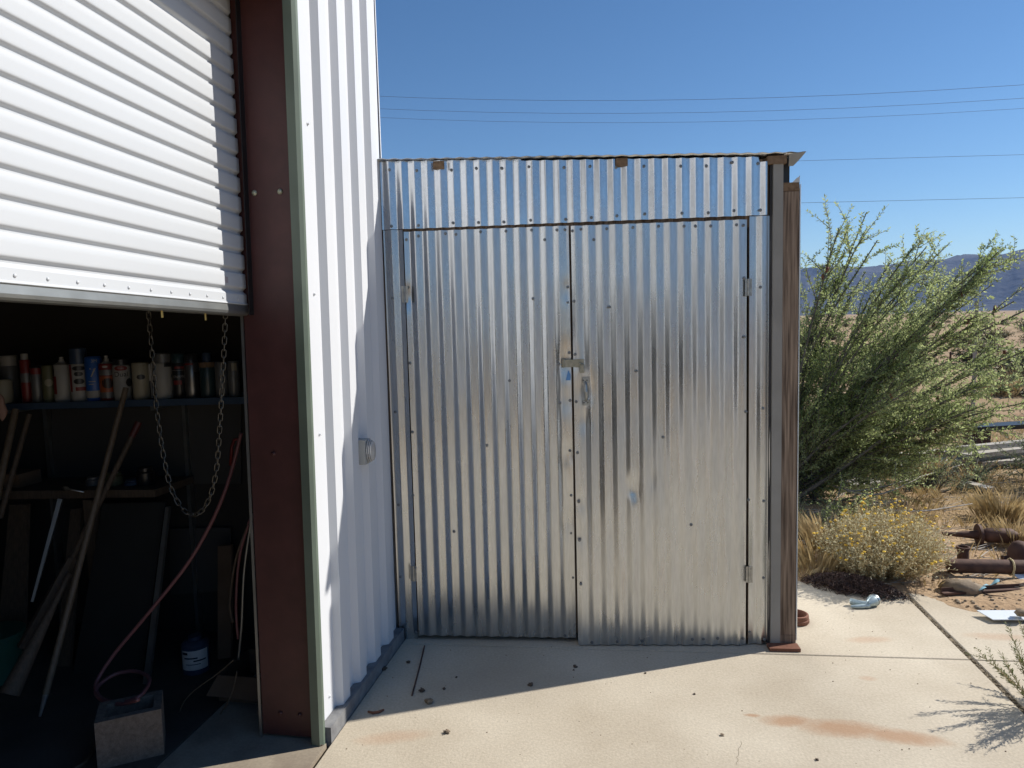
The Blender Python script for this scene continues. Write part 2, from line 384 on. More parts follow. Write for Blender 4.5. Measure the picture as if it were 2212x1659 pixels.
M['darkened'] = mat('shade_dark_floor', (.035, .030, .026), .7, c2=(.075, .065, .055), scale=3, fine=.1, fscale=60)  # floor colour made dark to cut bounce light and deepen indoor shade
part('slab', slab([(-1.74, -7), (-1.175, -7), (-1.175, 3.40), (-1.74, 3.40)]), M['threshold'], pad, label='threshold strip coloured dark for doorway shade under the roll up door')
part('slab', slab([(-7.5, -7), (-1.745, -7), (-1.745, 3.40), (-7.5, 3.40)]), M['darkened'], pad, label='workshop floor coloured dark for indoor shade inside the roll up door')
jf = MB().box((JX-.012, -1.6, -.1), (JX+.012, 4.3, -.006)); 
for k in range(260):
    yy = R.uniform(2.4, 4.2); jf.lump((JX+R.uniform(-.009, .009), yy, -.004), R.uniform(.003, .008), k, n=5)
part('joint_filler', jf, M['joint'], pad, kind='stuff')
part('joint_filler', MB().box((-1.175, -1.6, -.1), (-1.155, 5.9, -.02)), M['joint'], pad)

# ---------------------------------------------------------------- workshop building
FXX = -1.185
def lean(x, y, z):
    k = .012-.0075*max(-.5, min(1, (y-2.45)/.95)); return (x+z*k, y, z)
def leanmb(mb): mb.v = [lean(*v) for v in mb.v]; return mb
bld = thing('workshop_building', 'white ribbed steel workshop with maroon door jamb and half raised roll up door', 'building', (-1.185, 2.43, 0))
# ribbed wall panels
def rib_profile(y0, y1, first, per=.184, dx=.028):
    pts = [(0, y0)]; y = first
    while y < y1-.02:
        if y > y0: pts += [(0, y), (dx, y+.017), (dx, y+.088), (0, y+.108)]
        y += per
    pts = [p for p in pts if p[1] <= y1] + [(0, y1)]
    return pts
def wall_panel(y0, y1, first, zt=4.3, z0=.035, lap=0):
    P = rib_profile(y0, y1, first); b = MB()
    zz = [z0, 1, 2, 3, zt]
    for z in zz:
        for dx, y in P: b.v.append((FXX-.018+dx+lap, y, z))
    n = len(P)
    for j in range(len(zz)-1):
        for i in range(n-1): a = j*n+i; b.f.append((a, a+1, a+n+1, a+n))
    k = len(b.v)         # thickness return at the foot
    for dx, y in P: b.v.append((FXX-.022+dx+lap, y, z0))
    for i in range(n-1): b.f.append((i, k+i, k+i+1, i+1))
    return leanmb(b)
R0 = 2.617
panels = [(2.452, 2.765, 0), (2.762, 3.262, .0015), (3.259, 3.372, .003)]
scr_me = MB().lathe([(.0078, 0), (.0078, .0015), (.0045, .002), (.0045, .0055), (.003, .0065)], n=7).mesh('screw', M['screw'], False)
wscr_me = MB().lathe([(.007, 0), (.007, .0015), (.004, .002), (.004, .006), (.003, .007)], n=7).mesh('screw', M['white'], False)
RX = Matrix.Rotation(pi/2, 4, 'Y')
for (a, b_, lp) in panels:
    p = part('wall_panel', wall_panel(a, b_, R0-.184, lap=lp), M['white'], bld)
    for z in (.14, 1.2, 1.75, 2.35, 2.9):
        for k in range(5):
            yy = R0+.128-.184+.184*k
            if a < yy < b_-.02:
                L_ = Vector(lean(FXX-.018+lp, yy, z+R.uniform(-.02, .02)))-Vector(bld.location)
                share('screw', wscr_me, p, Matrix.Translation(L_) @ RX)
# far stretch of the facade behind the shed, and the part behind the camera
part('end_cladding', MB().box((-7.5, 3.421, .03), (FXX-.012, 3.432, 4.3)), M['white'], bld)
part('wall_panel', wall_panel(-7, -1.2, -6.9), M['white'], bld)
# wall above the opening
b = MB().box((FXX-.02, -1.2, 2.80), (FXX+.005, 2.43, 4.3)); part('header_panel', b, M['white'], bld)
part('header_channel', MB().box((-1.39, -1.2, 2.80), (FXX-.021, 2.40, 2.95)), M['maroon'], bld)
part('roof', MB().box((-7.5, -7, 4.3), (-1.12, 3.46, 4.38)), M['white'], bld)
# jamb: steel channel whose web faces the camera
jb = MB().box((-1.444, 2.472, .012), (-1.236, 2.478, 4.3)); jb.box((-1.444, 2.478, .012), (-1.438, 2.545, 4.3)); jb.box((-1.242, 2.478, .012), (-1.236, 2.545, 4.3))
jb.box((-1.236, 2.468, .012), (-1.228, 2.476, 4.3))
jamb = part('door_jamb', leanmb(jb), M['maroon'], bld)
bolt_me = MB().lathe([(.0105, 0), (.0105, .002), (.008, .006), (.004, .0085)], n=12).mesh('bolt', M['bolt'], True)
RB = Matrix.Rotation(pi/2, 4, 'X')
for (u, v) in ((550, 417), (605, 414)):
    p = at_y(u, v, 2.471); share('bolt', bolt_me, jamb, Matrix.Translation(p-Vector(bld.location)) @ RB)
boltm = MB().lathe([(.009, 0), (.009, .002), (.006, .006), (.004, .007)], n=12).mesh('bolt', M['maroon'], True)
for (u, v) in ((591, 980), (606, 1540), (648, 1544)):
    p = at_y(u, v, 2.471); share('bolt', boltm, jamb, Matrix.Translation(p-Vector(bld.location)) @ RB)
jl = MB().box((-1.56, 2.59, 0), (-1.46, 2.70, 4.2)); part('door_guide', leanmb(MB().box((-1.4555, 2.464, 0), (-1.4455, 2.468, 4.2))), M['galvdark'], bld)
part('door_guide', leanmb(MB().box((-1.4035, 2.436, 1.655), (-1.4005, 2.466, 4.2))), M['blackp'], bld)  # black strip over the curtain end stands for the dark gap there
# corner trim
tr = MB()
for (p, q) in (((-1.224, 2.446), (-1.190, 2.436)),): pass
pr = [(-1.226, 2.455), (-1.225, 2.437), (-1.191, 2.434), (-1.180, 2.446), (-1.178, 2.458), (-1.205, 2.462)]
for z in (.0, 1.4, 2.8, 4.25):
    for (x, y) in pr: tr.v.append((x, y, z))
for j in range(3):
    for i in range(6): a = j*6+i; c_ = j*6+(i+1) % 6; tr.f.append((a, c_, c_+6, a+6))
part('corner_trim', leanmb(tr), M['sage'], bld)
part('foundation_edge', MB().box((-1.200, 2.466, -.05), (-1.157, 3.372, .060)), M['kerb'], bld)
# box of rooms behind: end wall, roof, left side
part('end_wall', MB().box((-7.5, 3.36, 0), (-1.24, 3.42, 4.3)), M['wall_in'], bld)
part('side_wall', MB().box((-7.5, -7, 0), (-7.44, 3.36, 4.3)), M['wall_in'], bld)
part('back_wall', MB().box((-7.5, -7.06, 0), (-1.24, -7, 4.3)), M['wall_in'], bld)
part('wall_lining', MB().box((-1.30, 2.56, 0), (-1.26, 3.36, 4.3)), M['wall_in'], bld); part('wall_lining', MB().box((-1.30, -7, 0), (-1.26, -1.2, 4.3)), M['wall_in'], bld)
part('door_jamb', MB().box((-1.452, -1.206, .012), (-1.19, -1.2, 4.3)), M['maroon'], bld)

# roll up door
rd = bpy.data.objects.new('roll_up_door', None); COL.objects.link(rd); rd.parent = bld
tag(rd, 'white ribbed roll up door raised to head height')
CXX = -1.405; DROOP = -.0275; PIT = .0702
ca = Vector((0, 1, DROOP)).normalized()
def curtain_strip(prof, y0=-1.15, y1=2.462, nseg=6):
    b = MB(); n = len(prof)
    for k in range(nseg+1):
        y = y0+(y1-y0)*k/nseg
        for dx, dz in prof: b.v.append((CXX+dx+.012*(1-(y-1.5))*0, y, dz+DROOP*(y-1.5)))
    for k in range(nseg):
        for i in range(n-1): a = k*n+i; b.f.append((a, a+n, a+n+1, a+1))
    return b
slat_prof = []
H_ = PIT
for t, dx in ((0, -.0115), (.07, -.0115), (.10, -.0108), (.15, -.0070), (.19, -.0026), (.22, -.0006), (.27, 0), (.36, .0001), (.65, .0003), (.89, .0001), (.925, -.0010), (.95, -.0046), (.975, -.0098), (.99, -.0112), (1, -.0115)):
    slat_prof.append((dx, t*H_))
slat_me = None
zb = 1.7705
for k in range(24):
    o = part('slat', curtain_strip([(dx, zb+dz+k*PIT-.004) for dx, dz in slat_prof]), M['whitecurtain'], rd, smooth=True)
# bottom band with rivets, then metal bar
part('rivet_band', curtain_strip([(-.0095, 1.767), (-.0090, 1.765), (-.006, 1.7625), (-.002, 1.760), (.001, 1.755), (.001, 1.749), (.001, 1.726), (.004, 1.724), (.005, 1.720), (.001, 1.718), (-.02, 1.718)]), M['whitecurtain'], rd)
part('bottom_bar', curtain_strip([(-.02, 1.717), (.002, 1.7165), (.004, 1.715), (.006, 1.695), (.004, 1.686), (-.002, 1.680), (-.030, 1.678), (-.032, 1.695)]), M['galvdark'], rd)
riv = MB().lathe([(.005, 0), (.0045, .002), (.002, .0035)], n=8).mesh('rivet', M['whitecurtain'], True)
for k in range(38):
    y = 2.40-k*.095
    if y < -1.1: break
    share('rivet', riv, rd, Matrix.Translation(Vector((CXX+.001, y, 1.738+DROOP*(y-1.5)))-Vector(bld.location)) @ RX)
share('door_sticker', MB().box((0, 0, 0), (.0008, .018, .022)).mesh('door_sticker', mat('grey_sticker', (.36,.31,.32), .6), False), rd, Matrix.Translation(Vector((CXX+.0008, 2.325, 1.768))-Vector(bld.location)))
for (u, v) in ((350, 682), (444, 688)):
    p = at_y(u, v, 2.0); d = ray(u, v); p = Vector((0,0,CH))+d*((CXX-.02)/d.x)
    part('hanging_bolt', MB().tube([p+Vector((0,0,.02)), p+Vector((0,0,-.006))], .004, 6), mat('brass', (.5,.35,.12), .3, 1), rd)

# outlet box on facade
ob = thing('outlet_box', 'grey weatherproof outlet box on white ribbed wall near shed corner', 'outlet box', (-1.175, 2.93, 1.0))
x0 = -1.197; bx = MB().box((x0, 2.888, 1.005), (-1.135, 2.955, 1.112)); part('box_body', bx, M['pvc'], ob)
b = MB()
for q in range(3):
    x = -1.133+q*.0075
    b.lathe([(.030, 0), (.036-.003*q, .001), (.036-.003*q, .005), (.028, .006)], n=20, M=Matrix.Translation((x, 2.93, 1.06)) @ Matrix.Rotation(pi/2, 4, 'Y') @ Matrix.Diagonal((1.45, 1, 1, 1)))
part('box_cover', b, mat('clear_cover', (.45,.45,.45), .2, .3), ob, smooth='auto')

# ---------------------------------------------------------------- shed
shed = thing('corrugated_shed', 'lean-to shed clad in shiny corrugated galvanised steel with double doors', 'shed', SHO, SH_A)
def topz(s): return 2.398-.030*s
PER, DEP = .0635, .0125
def wave(s, ph):
    u = (s-ph)/PER
    return math.asin(.965*sin(2*pi*u))/math.asin(.965)*DEP/2
def tw(s, z): return -.034*max(0, 1-z/1.15)*(1.732-s)/.82
def corr(s0, s1, zb_, zt_, dt=0, ph=0, rows=26, dents=(), amp=.0012, flat=(), bend=None, seed=0):
    b = MB(); n = max(4, int((s1-s0)/PER*10)); zt = zt_ if callable(zt_) else (lambda s: zt_)
    zb2 = zb_ if callable(zb_) else (lambda s: zb_)
    for j in range(rows+1):
        for i in range(n+1):
            s = s0+(s1-s0)*i/n; z = zb2(s)+(zt(s)-zb2(s))*j/rows
            w_ = wave(s, ph)
            for (fs, fz, fr, fh, k) in flat:
                q = ((s-fs)/fr)**2+((z-fz)/fh)**2
                if q < 4: w_ *= 1-k*math.exp(-q)
            y = dt-w_ + (tw(s, z) if bend else 0) + amp*noise.noise(Vector((s*3, z*2.2, seed)))*1.6 + amp*.5*noise.noise(Vector((s*11, z*5, seed+4)))
            for (ds, dz, r, a) in dents:
                q = ((s-ds)**2+((z-dz)*.7)**2)/r/r
                if q < 6: y += a*math.exp(-q)
            b.v.append((s, y, z))
    for j in range(rows):
        for i in range(n): a = j*(n+1)+i; b.f.append((a, a+1, a+n+2, a+n+1))
    return b
def S4(zx, zy):     # pixel in the upper close-up -> shed plane (s, z)
    return SP(774+zx*.45, 295+zy*.45)
def S5(zx, zy): return SP(774+zx*.45, 811+zy*.45)
def SP(x, y, dt=0):
    d = ray(x, y); o0 = Vector((0, 0, CH)); t = ((SHO-o0).dot(sn)+dt)/d.dot(sn); p = o0+d*t-SHO
    return p.dot(se), p.z
RF = Matrix.Rotation(pi/2, 4, 'X')
def screws(parent, pts, dt=0, ph=0, bend=0):
    for (s, z) in pts:
        z = max(z, .02); share('screw', scr_me, parent, Matrix.Translation((s, dt+(tw(s, z) if bend else 0)-wave(s, ph)-.001, z)) @ RF @ Matrix.Rotation(R.random()*3, 4, 'Z'))
# frame: timber behind the sheets
fr = MB(); 
part('door_header', MB().box((.06, .012, 2.02), (1.80, .05, 2.10)), M['wood'], shed, world=False)
part('frame_stud', MB().box((-.01, .014, .02), (.088, .052, 2.36)), M['wood'], shed, world=False)
part('frame_stud', MB().box((1.745, .014, .02), (1.835, .052, 2.33)), M['wood'], shed, world=False)
part('door_frame_rail', MB().box((.095, .022, .04), (.125, .06, 2.03)), M['wood'], shed, world=False)
part('door_frame_rail', MB().box((.875, .016, .04), (.912, .05, 2.045)), M['wood'], shed, world=False)
part('door_frame_rail', MB().box((.93, .016, .04), (.96, .05, 2.045)), M['wood'], shed, world=False)
part('shed_dark_backing', MB().box((.0, .09, .0), (1.9, .10, 2.30)), M['dark'], shed, world=False)  # near black sheet standing in for the unlit shed interior
PH0 = .025
hs = part('header_sheet', corr(-.002, .685, lambda s: 2.071-.0*s, topz, -.006, PH0, 8, amp=.001), M['galv'], shed, True, world=False)
hs2 = part('header_sheet', corr(.672, 1.822, 2.0715, lambda s: topz(s)-.008 if s < 1.79 else topz(s)-.03, -.009, PH0, 8, amp=.001, seed=3), M['galv'], shed, True, world=False)
H = [(153,162),(283,165),(448,163),(567,154),(688,153),(820,147),(988,150),(1112,145),(1237,150),(1370,145),(1545,145),(1668,143),(1793,125),(1918,130),(163,432),(291,428),(456,416),(578,414),(699,411),(828,403),(996,398),(1119,390),(1241,382),(1374,373),(1551,370),(1677,368),(1801,357),(1928,354)]
screws(hs, [S4(*p) for p in H if p[0] < 850], -.008, PH0); screws(hs2, [S4(*p) for p in H if p[0] >= 850], -.010, PH0)
ls = part('side_strip', corr(.0, .098, .0, 2.069, 0, PH0, 30), M['galvdoor'], shed, True, world=False)
screws(ls, [S4(166,776), S5(178,175), S5(193,622), S5(202,968)], 0, PH0)
rs = part('side_strip', corr(1.745, 1.845, .006, 2.069, 0, .012, 30, amp=.002, seed=8), M['galvdoor'], shed, True, world=False)
screws(rs, [S4(1929,723), S5(1941,157), S5(1945,602), S5(1943,970), S5(1950,1268)], 0, .012)
# doors
ld = part('shed_door', corr(.104, .905, .022, 2.058, -.002, .018, 60, dents=[(.885, 1.40, .05, .010), (.88, 1.22, .04, .006), (.88, .95, .03, .006), (.88, .62, .03, .006), (.11, 1.74, .025, .008), (.895, 1.75, .03, .004)],
          flat=[(.893, 1.45, .035, .45, 1), (.893, .9, .03, .7, .9), (.9, .3, .022, .4, .7), (.893, 1.9, .03, .3, .7)], amp=.0016, seed=1), M['galvdoor'], shed, True, world=False, label='left shed door with its lower edge off the ground')
rdr = part('shed_door', corr(.9155, 1.732, .006, 2.054, -.014, .030, 60, dents=[(.975, 1.26, .04, .007), (.97, 1.12, .03, .006), (1.19, .80, .022, .011), (1.20, .76, .018, .008), (.935, .72, .025, .006), (.935, .55, .025, .007), (.925, 1.42, .02, .004), (1.29, .83, .02, .003)],
           flat=[(.925, 1.2, .028, .5, 1), (.98, 1.27, .04, .14, 1), (.925, .5, .02, .5, .9), (1.45, .75, .35, .45, .45), (.98, .02, .1, .12, .4), (1.5, 1.1, .2, .4, .2)], amp=.0022, seed=2, bend=True), M['galvdoor'], shed, True, world=False, label='right shed door hanging lower and carrying the pull handle')
LD4 = [(232,495),(290,478),(419,466),(470,470),(588,458),(710,455),(832,450),(953,449),(992,447),(895,496),(839,778),(727,1171),(240,725),(250,1087),(1005,722),(1006,797),(1012,1038),(961,1092),(967,1278),(1016,1267)]
LD5 = [(262,271),(265,574),(276,918),(619,334),(461,748),(1016,361),(1022,575),(1022,758),(1032,970),(280,1230),(992,1245)]
RD4 = [(1028,455),(1068,446),(1192,444),(1317,438),(1439,433),(1560,433),(1614,432),(1687,432),(1811,426),(1845,428),(1130,496),(1035,791),(1203,818),(1334,1125),(1040,1045),(1046,1271),(1849,680),(1850,961)]
RD5 = [(1461,294),(1595,712),(1858,173),(1869,593),(1873,921),(1874,1224),(1052,367),(1058,598),(1062,779),(1068,985),(1120,1262),(1240,1260),(1360,1260),(1600,1257),(1652,1255),(1722,1254),(1843,1255)]
screws(ld, [S4(*p) for p in LD4]+[S5(*p) for p in LD5], -.004, .018); screws(rdr, [S4(*p) for p in RD4]+[S5(*p) for p in RD5], -.016, .030, 1)
def hinge(parent, s, z, dt):
    b = MB().box((s-.016, dt-.003, z-.04), (s+.016, dt, z+.04)); b.tube([(s, dt-.004, z-.04), (s, dt-.004, z+.04)], .005, 8)
    for q in (-.025, .025): b.lathe([(.003, 0), (.002, .002)], (s+.010, dt-.003, z+q), 6, RF); b.lathe([(.003, 0), (.002, .002)], (s-.010, dt-.003, z+q), 6, RF)
    part('hinge', b, M['hinge'], parent, world=False)
hinge(ld, .100, 1.755, -.012); hinge(ld, .090, .35, -.012); hinge(rdr, 1.738, 1.74, -.016); hinge(rdr, 1.746, .36, -.016)
# hasp and staple
hb = MB().box((.872, -.020, 1.383), (.960, -.016, 1.419)); hb.tube([(.872, -.018, 1.382), (.872, -.018, 1.420)], .0055, 8)
hb.box((.862, -.014, 1.380), (.870, -.011, 1.422))
part('hasp', hb, M['hasp'], ld, world=False)
st = MB().box((.925, -.0245, 1.381), (.966, -.0205, 1.421), None)
st.tube([(.945, -.020, 1.401), (.945, -.040, 1.399), (.952, -.046, 1.397), (.960, -.040, 1.396), (.961, -.020, 1.399)], .0035, 8)
st.box((.947, -.047, 1.355), (.966, -.043, 1.392))
part('staple', st, M['hasp'], rdr, world=False)
pl = MB().box((.958, -.0235, 1.305), (.990, -.020, 1.332)); pl.box((.960, -.0235, 1.196), (.992, -.020, 1.222))
pl.tube([(.972, -.022, 1.310), (.973, -.040, 1.295), (.974, -.046, 1.265), (.974, -.040, 1.235), (.974, -.022, 1.218)], [.006, .008, .009, .008, .006], 8)
ph_ = part('pull_handle', pl, M['galvdark'], rdr, world=False)
for (s, z) in ((.962, 1.318), (.980, 1.318), (.964, 1.209), (.982, 1.209)):
    part('handle_screw', MB().lathe([(.0035, 0), (.003, .002)], (s, -.0236, z), 8, RF), M['black'], rdr, world=False)
part('paint_smear', MB().grid(lambda u, v: (.878+.022*u+.012*v*(1-u), -.0062-.001*u, 1.318+.05*v*(1-.4*u)), 2, 2), mat('blue_paint_smear', (.10, .25, .52), .4, .3), ld, world=False)
# corner trim, post, plates
part('shadow_gap_strip', MB().box((1.838, .004, .0), (1.850, .03, 2.30)), mat('shadow_gap_paint', (.035, .035, .04), .7), shed, world=False)  # dark strip painted as the shadow gap beside the corner board
part('corner_board', MB().box((1.850, -.012, .012), (1.8945, .03, 2.325)), M['greyboard'], shed, world=False)
part('timber_post', MB().box((1.896, -.004, .055), (1.968, .05, 2.175)), M['wood'], shed, world=False)
part('post_block', MB().box((1.896, -.006, .012), (1.970, .05, .054)), M['wood'], shed, world=False)
part('post_block', MB().box((1.896, -.006, 2.177), (1.968, .05, 2.215)), M['woodcut'], shed, world=False)
part('shaded_gap_block', MB().box((1.896, .03, 2.216), (1.934, .07, 2.33)), M['blackp'], shed, world=False)  # black block standing in for the shaded gap under the roof corner
rw = MB()       # right side wall sheet, edge visible beside the post
nR = 260
for j in range(2):
    for i in range(nR+1):
        t = -.008+2.1*i/nR
        zt = 2.19-.0*t + (.03 if t < .02 else 0) + .012*noise.noise(Vector((t*9, 0, 0)))
        rw.v.append((1.977+wave(t, 0), t, [.02, zt][j]))
for i in range(nR): rw.f.append((i, i+1, nR+2+i, nR+1+i))
part('side_sheet', rw, M['galv'], shed, True, world=False)
part('edge_glint_strip', MB().box((1.9705, -.009, .03), (1.9735, .0, 2.205)), M['sheet'], shed, world=False)  # pale strip added to paint the bright edge of the side sheet
tri = MB(); 
for dy in (.0, .0012):
    k = len(tri.v); tri.v += [(1.936, -.006+dy, 2.215), (1.969, -.006+dy, 2.212), (1.970, -.006+dy, 2.247), (1.964, -.006+dy, 2.238), (1.957, -.006+dy, 2.235), (1.950, -.006+dy, 2.228)]
    tri.f.append(tuple(range(k, k+6)) if dy else tuple(range(k+5, k-1, -1)))
part('sheet_corner', tri, mat('pale_sheet', (.5,.5,.48), .6, .2), shed, world=False)
part('back_wall', MB().box((0, 2.05, 0), (1.97, 2.09, 2.2)), M['greyboard'], shed, world=False)
# rafters and roof
for (s, w_) in ((.289, .052), (1.159, .054), (1.865, .085)):
    part('rafter', MB().box((s-w_/2, -.020, topz(s)-.042), (s+w_/2, 2.05, topz(s)-.006)), M['woodcut'], shed, world=False)
rf = MB(); nS = 200
def roofz(s, t): return topz(s)+.004+.004*noise.noise(Vector((s*2.2, 0, 1)))-.02*t + wave(s, 0)*.35
for lay in (0, 1):
    for j in range(9):
        t = -.035+2.15*j/8
        for i in range(nS+1):
            s = -.01+1.995*i/nS; e_ = 0
            rf.v.append((s, t+(.012*noise.noise(Vector((s*1.8, 3, 0))) if j == 0 else 0), roofz(s, t)+(.0015 if lay else 0)))
L1 = 9*(nS+1)
for lay in (0, 1):
    for j in range(8):
        for i in range(nS): a = lay*L1+j*(nS+1)+i; q = (a, a+1, a+nS+2, a+nS+1); rf.f.append(q if lay else q[::-1])
for i in range(nS): rf.f.append((i, i+1, L1+i+1, L1+i))
part('roof_sheet', rf, M['galv'], shed, True, world=False)
cr_ = MB()
cr_.v = [(1.915, -.033, topz(1.9)-.004), (1.99, -.033, topz(1.99)+.008), (1.962, -.028, topz(1.9)-.028), (1.935, -.024, topz(1.9)-.055), (1.915, -.022, topz(1.9)-.055),
         (1.915, -.030, topz(1.9)-.004), (1.99, -.030, topz(1.99)+.008), (1.962, -.025, topz(1.9)-.028), (1.935, -.021, topz(1.9)-.055), (1.915, -.019, topz(1.9)-.055)]
cr_.f = [(4,3,2,1,0), (5,6,7,8,9)]
part('roof_flap', cr_, mat('dull_flap', (.30,.28,.24), .7, .2), shed, world=False)

# rust plate under post and ring beside
p = gp(1684, 1404)
bp_ = MB().box((-.072, -.03, 0), (.072, .03, .016), Matrix.Translation((p.x+.02, p.y+.01, .001)) @ Matrix.Rotation(SH_A, 4, 'Z'))
single('base_plate', bp_, M['rustred'], 'flat rusted steel plate on the concrete under the shed corner post', 'steel plate')
rg = MB(); c = (.845, 3.80)
rg.lathe([(.062, .0), (.066, .006), (.066, .02), (.062, .024), (.064, .028), (.062, .044), (.054, .046), (.050, .04), (.050, .004)], (c[0], c[1], .001), 28)
single('pipe_ring', rg, M['rustred'], 'rusted pipe collar lying behind the foot of the shed post', 'pipe collar', smooth='auto')

# ---------------------------------------------------------------- workshop contents
SY = 3.06
shf = thing('wall_shelf', 'dark blue edged shelf along the workshop end wall', 'shelf', (-2.6, 3.3, 1.26))
def SL(u, v, Y=SY): return at_y(u, v, Y)
pL = SL(20, 872); pR = SL(530, 857)
zs = lambda x: pL.z + (pR.z-pL.z)*(x-pL.x)/(pR.x-pL.x)
b = MB(); xa = pL.x-.9; xb = -1.53
b.v += [(xa, SY-.01, zs(xa)), (xb, SY-.01, zs(xb)), (xb, 3.34, zs(xb)), (xa, 3.34, zs(xa)), (xa, SY-.01, zs(xa)-.032), (xb, SY-.01, zs(xb)-.032), (xb, 3.34, zs(xb)-.032), (xa, 3.34, zs(xa)-.032)]
b.f += [(0,1,2,3), (4,7,6,5), (0,4,5,1), (1,5,6,2), (3,2,6,7), (0,3,7,4)]
part('shelf_board', b, M['bluedark'], shf)
for u in (100, 400):
    p = SL(u, 900, 3.33); part('shelf_bracket', MB().beam((p.x, 3.33, zs(p.x)-.04), (p.x, SY+.02, zs(p.x)-.045), .02, .02).beam((p.x, 3.335, zs(p.x)-.03), (p.x, 3.335, .0), .035, .02), M['galvdark'], shf)
txtfont = None
def text_on_can(parent, s, cx, cy, r, zc, size, mt_, phi0=0):
    """flat print: lettering wrapped on the can"""
    cu = bpy.data.curves.new('lettering', 'FONT'); cu.body = s; cu.size = size; cu.align_x = 'CENTER'; cu.align_y = 'CENTER'
    to = bpy.data.objects.new('tmp', cu); COL.objects.link(to)
    dg = bpy.context.evaluated_depsgraph_get(); me = bpy.data.meshes.new_from_object(to.evaluated_get(dg)); bpy.data.objects.remove(to)
    for v in me.vertices:
        a = v.co.x/r+phi0; z = v.co.y
        v.co = (cx+sin(a)*(r+.0007)-0, cy-cos(a)*(r+.0007), zc+z)
    off = worg(parent)
    for v in me.vertices: v.co -= off
    me.materials.append(mt_)
    o = bpy.data.objects.new('lettering', me); COL.objects.link(o); o.parent = parent; return o
def band(cx, cy, r, z0, z1, a0=-1.6, a1=1.6, n=12, shape=None):
    b = MB()
    for i in range(n+1):
        a = a0+(a1-a0)*i/n; t = i/n
        lo, hi = (z0, z1) if shape is None else shape(t, z0, z1)
        for z in (lo, hi): b.v.append((cx+sin(a)*r, cy-cos(a)*r, z))
    for i in range(n): b.f.append((2*i, 2*i+2, 2*i+3, 2*i+1))
    return b
ell = lambda t, a, b: ((a+b)/2-(b-a)/2*math.sqrt(max(0, 1-(2*t-1)**2)), (a+b)/2+(b-a)/2*math.sqrt(max(0, 1-(2*t-1)**2)))
def can(u, wpx, vtop, label, body, cap=None, nozzle=None, capw=.92, capv=None, dy=.05, bands=(), texts=(), name='spray_can', cat='spray can'):
    Y = SY+dy; p = SL(u, vtop, Y); q = SL(u+wpx, vtop, Y); r = (q-p).length/2; zb_ = zs(p.x); zt_ = p.z; h = zt_-zb_
    t = thing(name, label, cat, (p.x, Y, zb_))
    def zz(v): return SL(u, v, Y).z
    zc = zz(capv) if capv else zt_
    part('can_body', MB().lathe([(r*.93, 0), (r, .004), (r, zc-zb_-.006), (r*.93, zc-zb_-.001), (r*.9, zc-zb_)], (p.x, Y, zb_), 18), M[body], t, 'auto')
    if cap: part('cap', MB().lathe([(r*capw, 0), (r*capw, zt_-zc-.004), (r*capw*.9, zt_-zc)], (p.x, Y, zc+.0005), 18), M[cap], t, 'auto')
    if nozzle:
        zn = zz(nozzle); part('nozzle', MB().lathe([(r*.85, 0), (r*.35, .012), (r*.3, (zn-zc)*.6), (r*.24, (zn-zc)*.62), (r*.24, zn-zc)], (p.x, Y, zc), 12), M['paper'], t, 'auto')
    th0 = -math.atan2(-p.x, Y)   # the side that faces the doorway viewer
    for (v0, v1, mk, a0, a1, shp) in bands:
        part('printed_band', band(p.x, Y, r+.0004, zz(v1), zz(v0), a0+(-th0), a1+(-th0), 12, shp), M[mk], t)
    for (s, v, size, mk, ph) in texts:
        text_on_can(t, s, p.x, Y, r+.0004, zz(v), size, M[mk], ph-th0)
    return t
F2 = (-1.5, 1.5)
# the jar pair at the left end
can(18, 30, 768, 'dark jar with pale lid set behind at the left end of the shelf', 'grey', 'paper', capv=790, dy=.12, name='jar', cat='jar')
can(6, 30, 820, 'short pale tin at the far left end of the shelf', 'beige', dy=.02, name='paint_tin', cat='tin')
can(52, 18, 764, 'slim red tube with a pale cap and grey lower label', 'red', 'paper', capv=777, capw=.7, bands=[(806, 826, 'grey', *F2, None)])
can(77, 20, 790, 'dark can with a red upper label, right of the slim red tube', 'grey', 'black', capv=796, bands=[(795, 808, 'red', *F2, None)])
can(103, 23, 789, 'dull olive can beside the white and red nozzle can', 'olive', bands=[(818, 834, 'beige', -.7, .6, ell)])
can(133, 31, 787, 'white can with red side patch and bare white nozzle', 'paper', nozzle=771, capv=787, bands=[(812, 850, 'red', -1.5, -.75, None), (787, 812, 'black', -1.5, -1.0, ell)])
can(167, 32, 752, 'tall white and red can with a big dark blue cap', 'paper', 'navy', capv=786, bands=[(787, 845, 'red', -1.5, -.9, None), (835, 843, 'red', -.5, .8, None), (790, 800, 'black', -.8, .7, ell), (802, 812, 'black', -.6, .4, ell), (817, 829, 'black', -.7, .5, ell)])
can(200, 30, 770, 'tall bright blue can with a large white 7', 'blue', 'blue', capv=772, bands=[(843, 858, 'paper', *F2, None), (822, 824, 'paper', -.7, .1, None), (828, 830, 'paper', -.7, -.1, None)], texts=[('3M', 779.5, .022, 'paper', .1), ('7', 805, .062, 'paper', -.15)])
can(230, 29, 785, 'red and orange can with a dark picture and pale nozzle', 'red', nozzle=768, bands=[(798, 810, 'grey', -1.2, .8, None), (812, 846, 'orange', *F2, None), (816, 838, 'black', -.8, .8, ell), (846, 859, 'grey', *F2, None), (789, 794, 'paper', -.6, .1, ell)])
can(261, 33, 775, 'white can lettered Dual under a red oval', 'paper', 'black', capv=788, bands=[(789.5, 800, 'red', -.85, .65, ell), (817, 835, 'black', .35, 1.2, ell)], texts=[('Dual', 808, .034, 'black', -.1), ('Krylon', 794.5, .010, 'paper', -.1)])
can(281, 12, 785, 'slim pale grey tube squeezed beside the Dual can', 'grey', dy=.09)
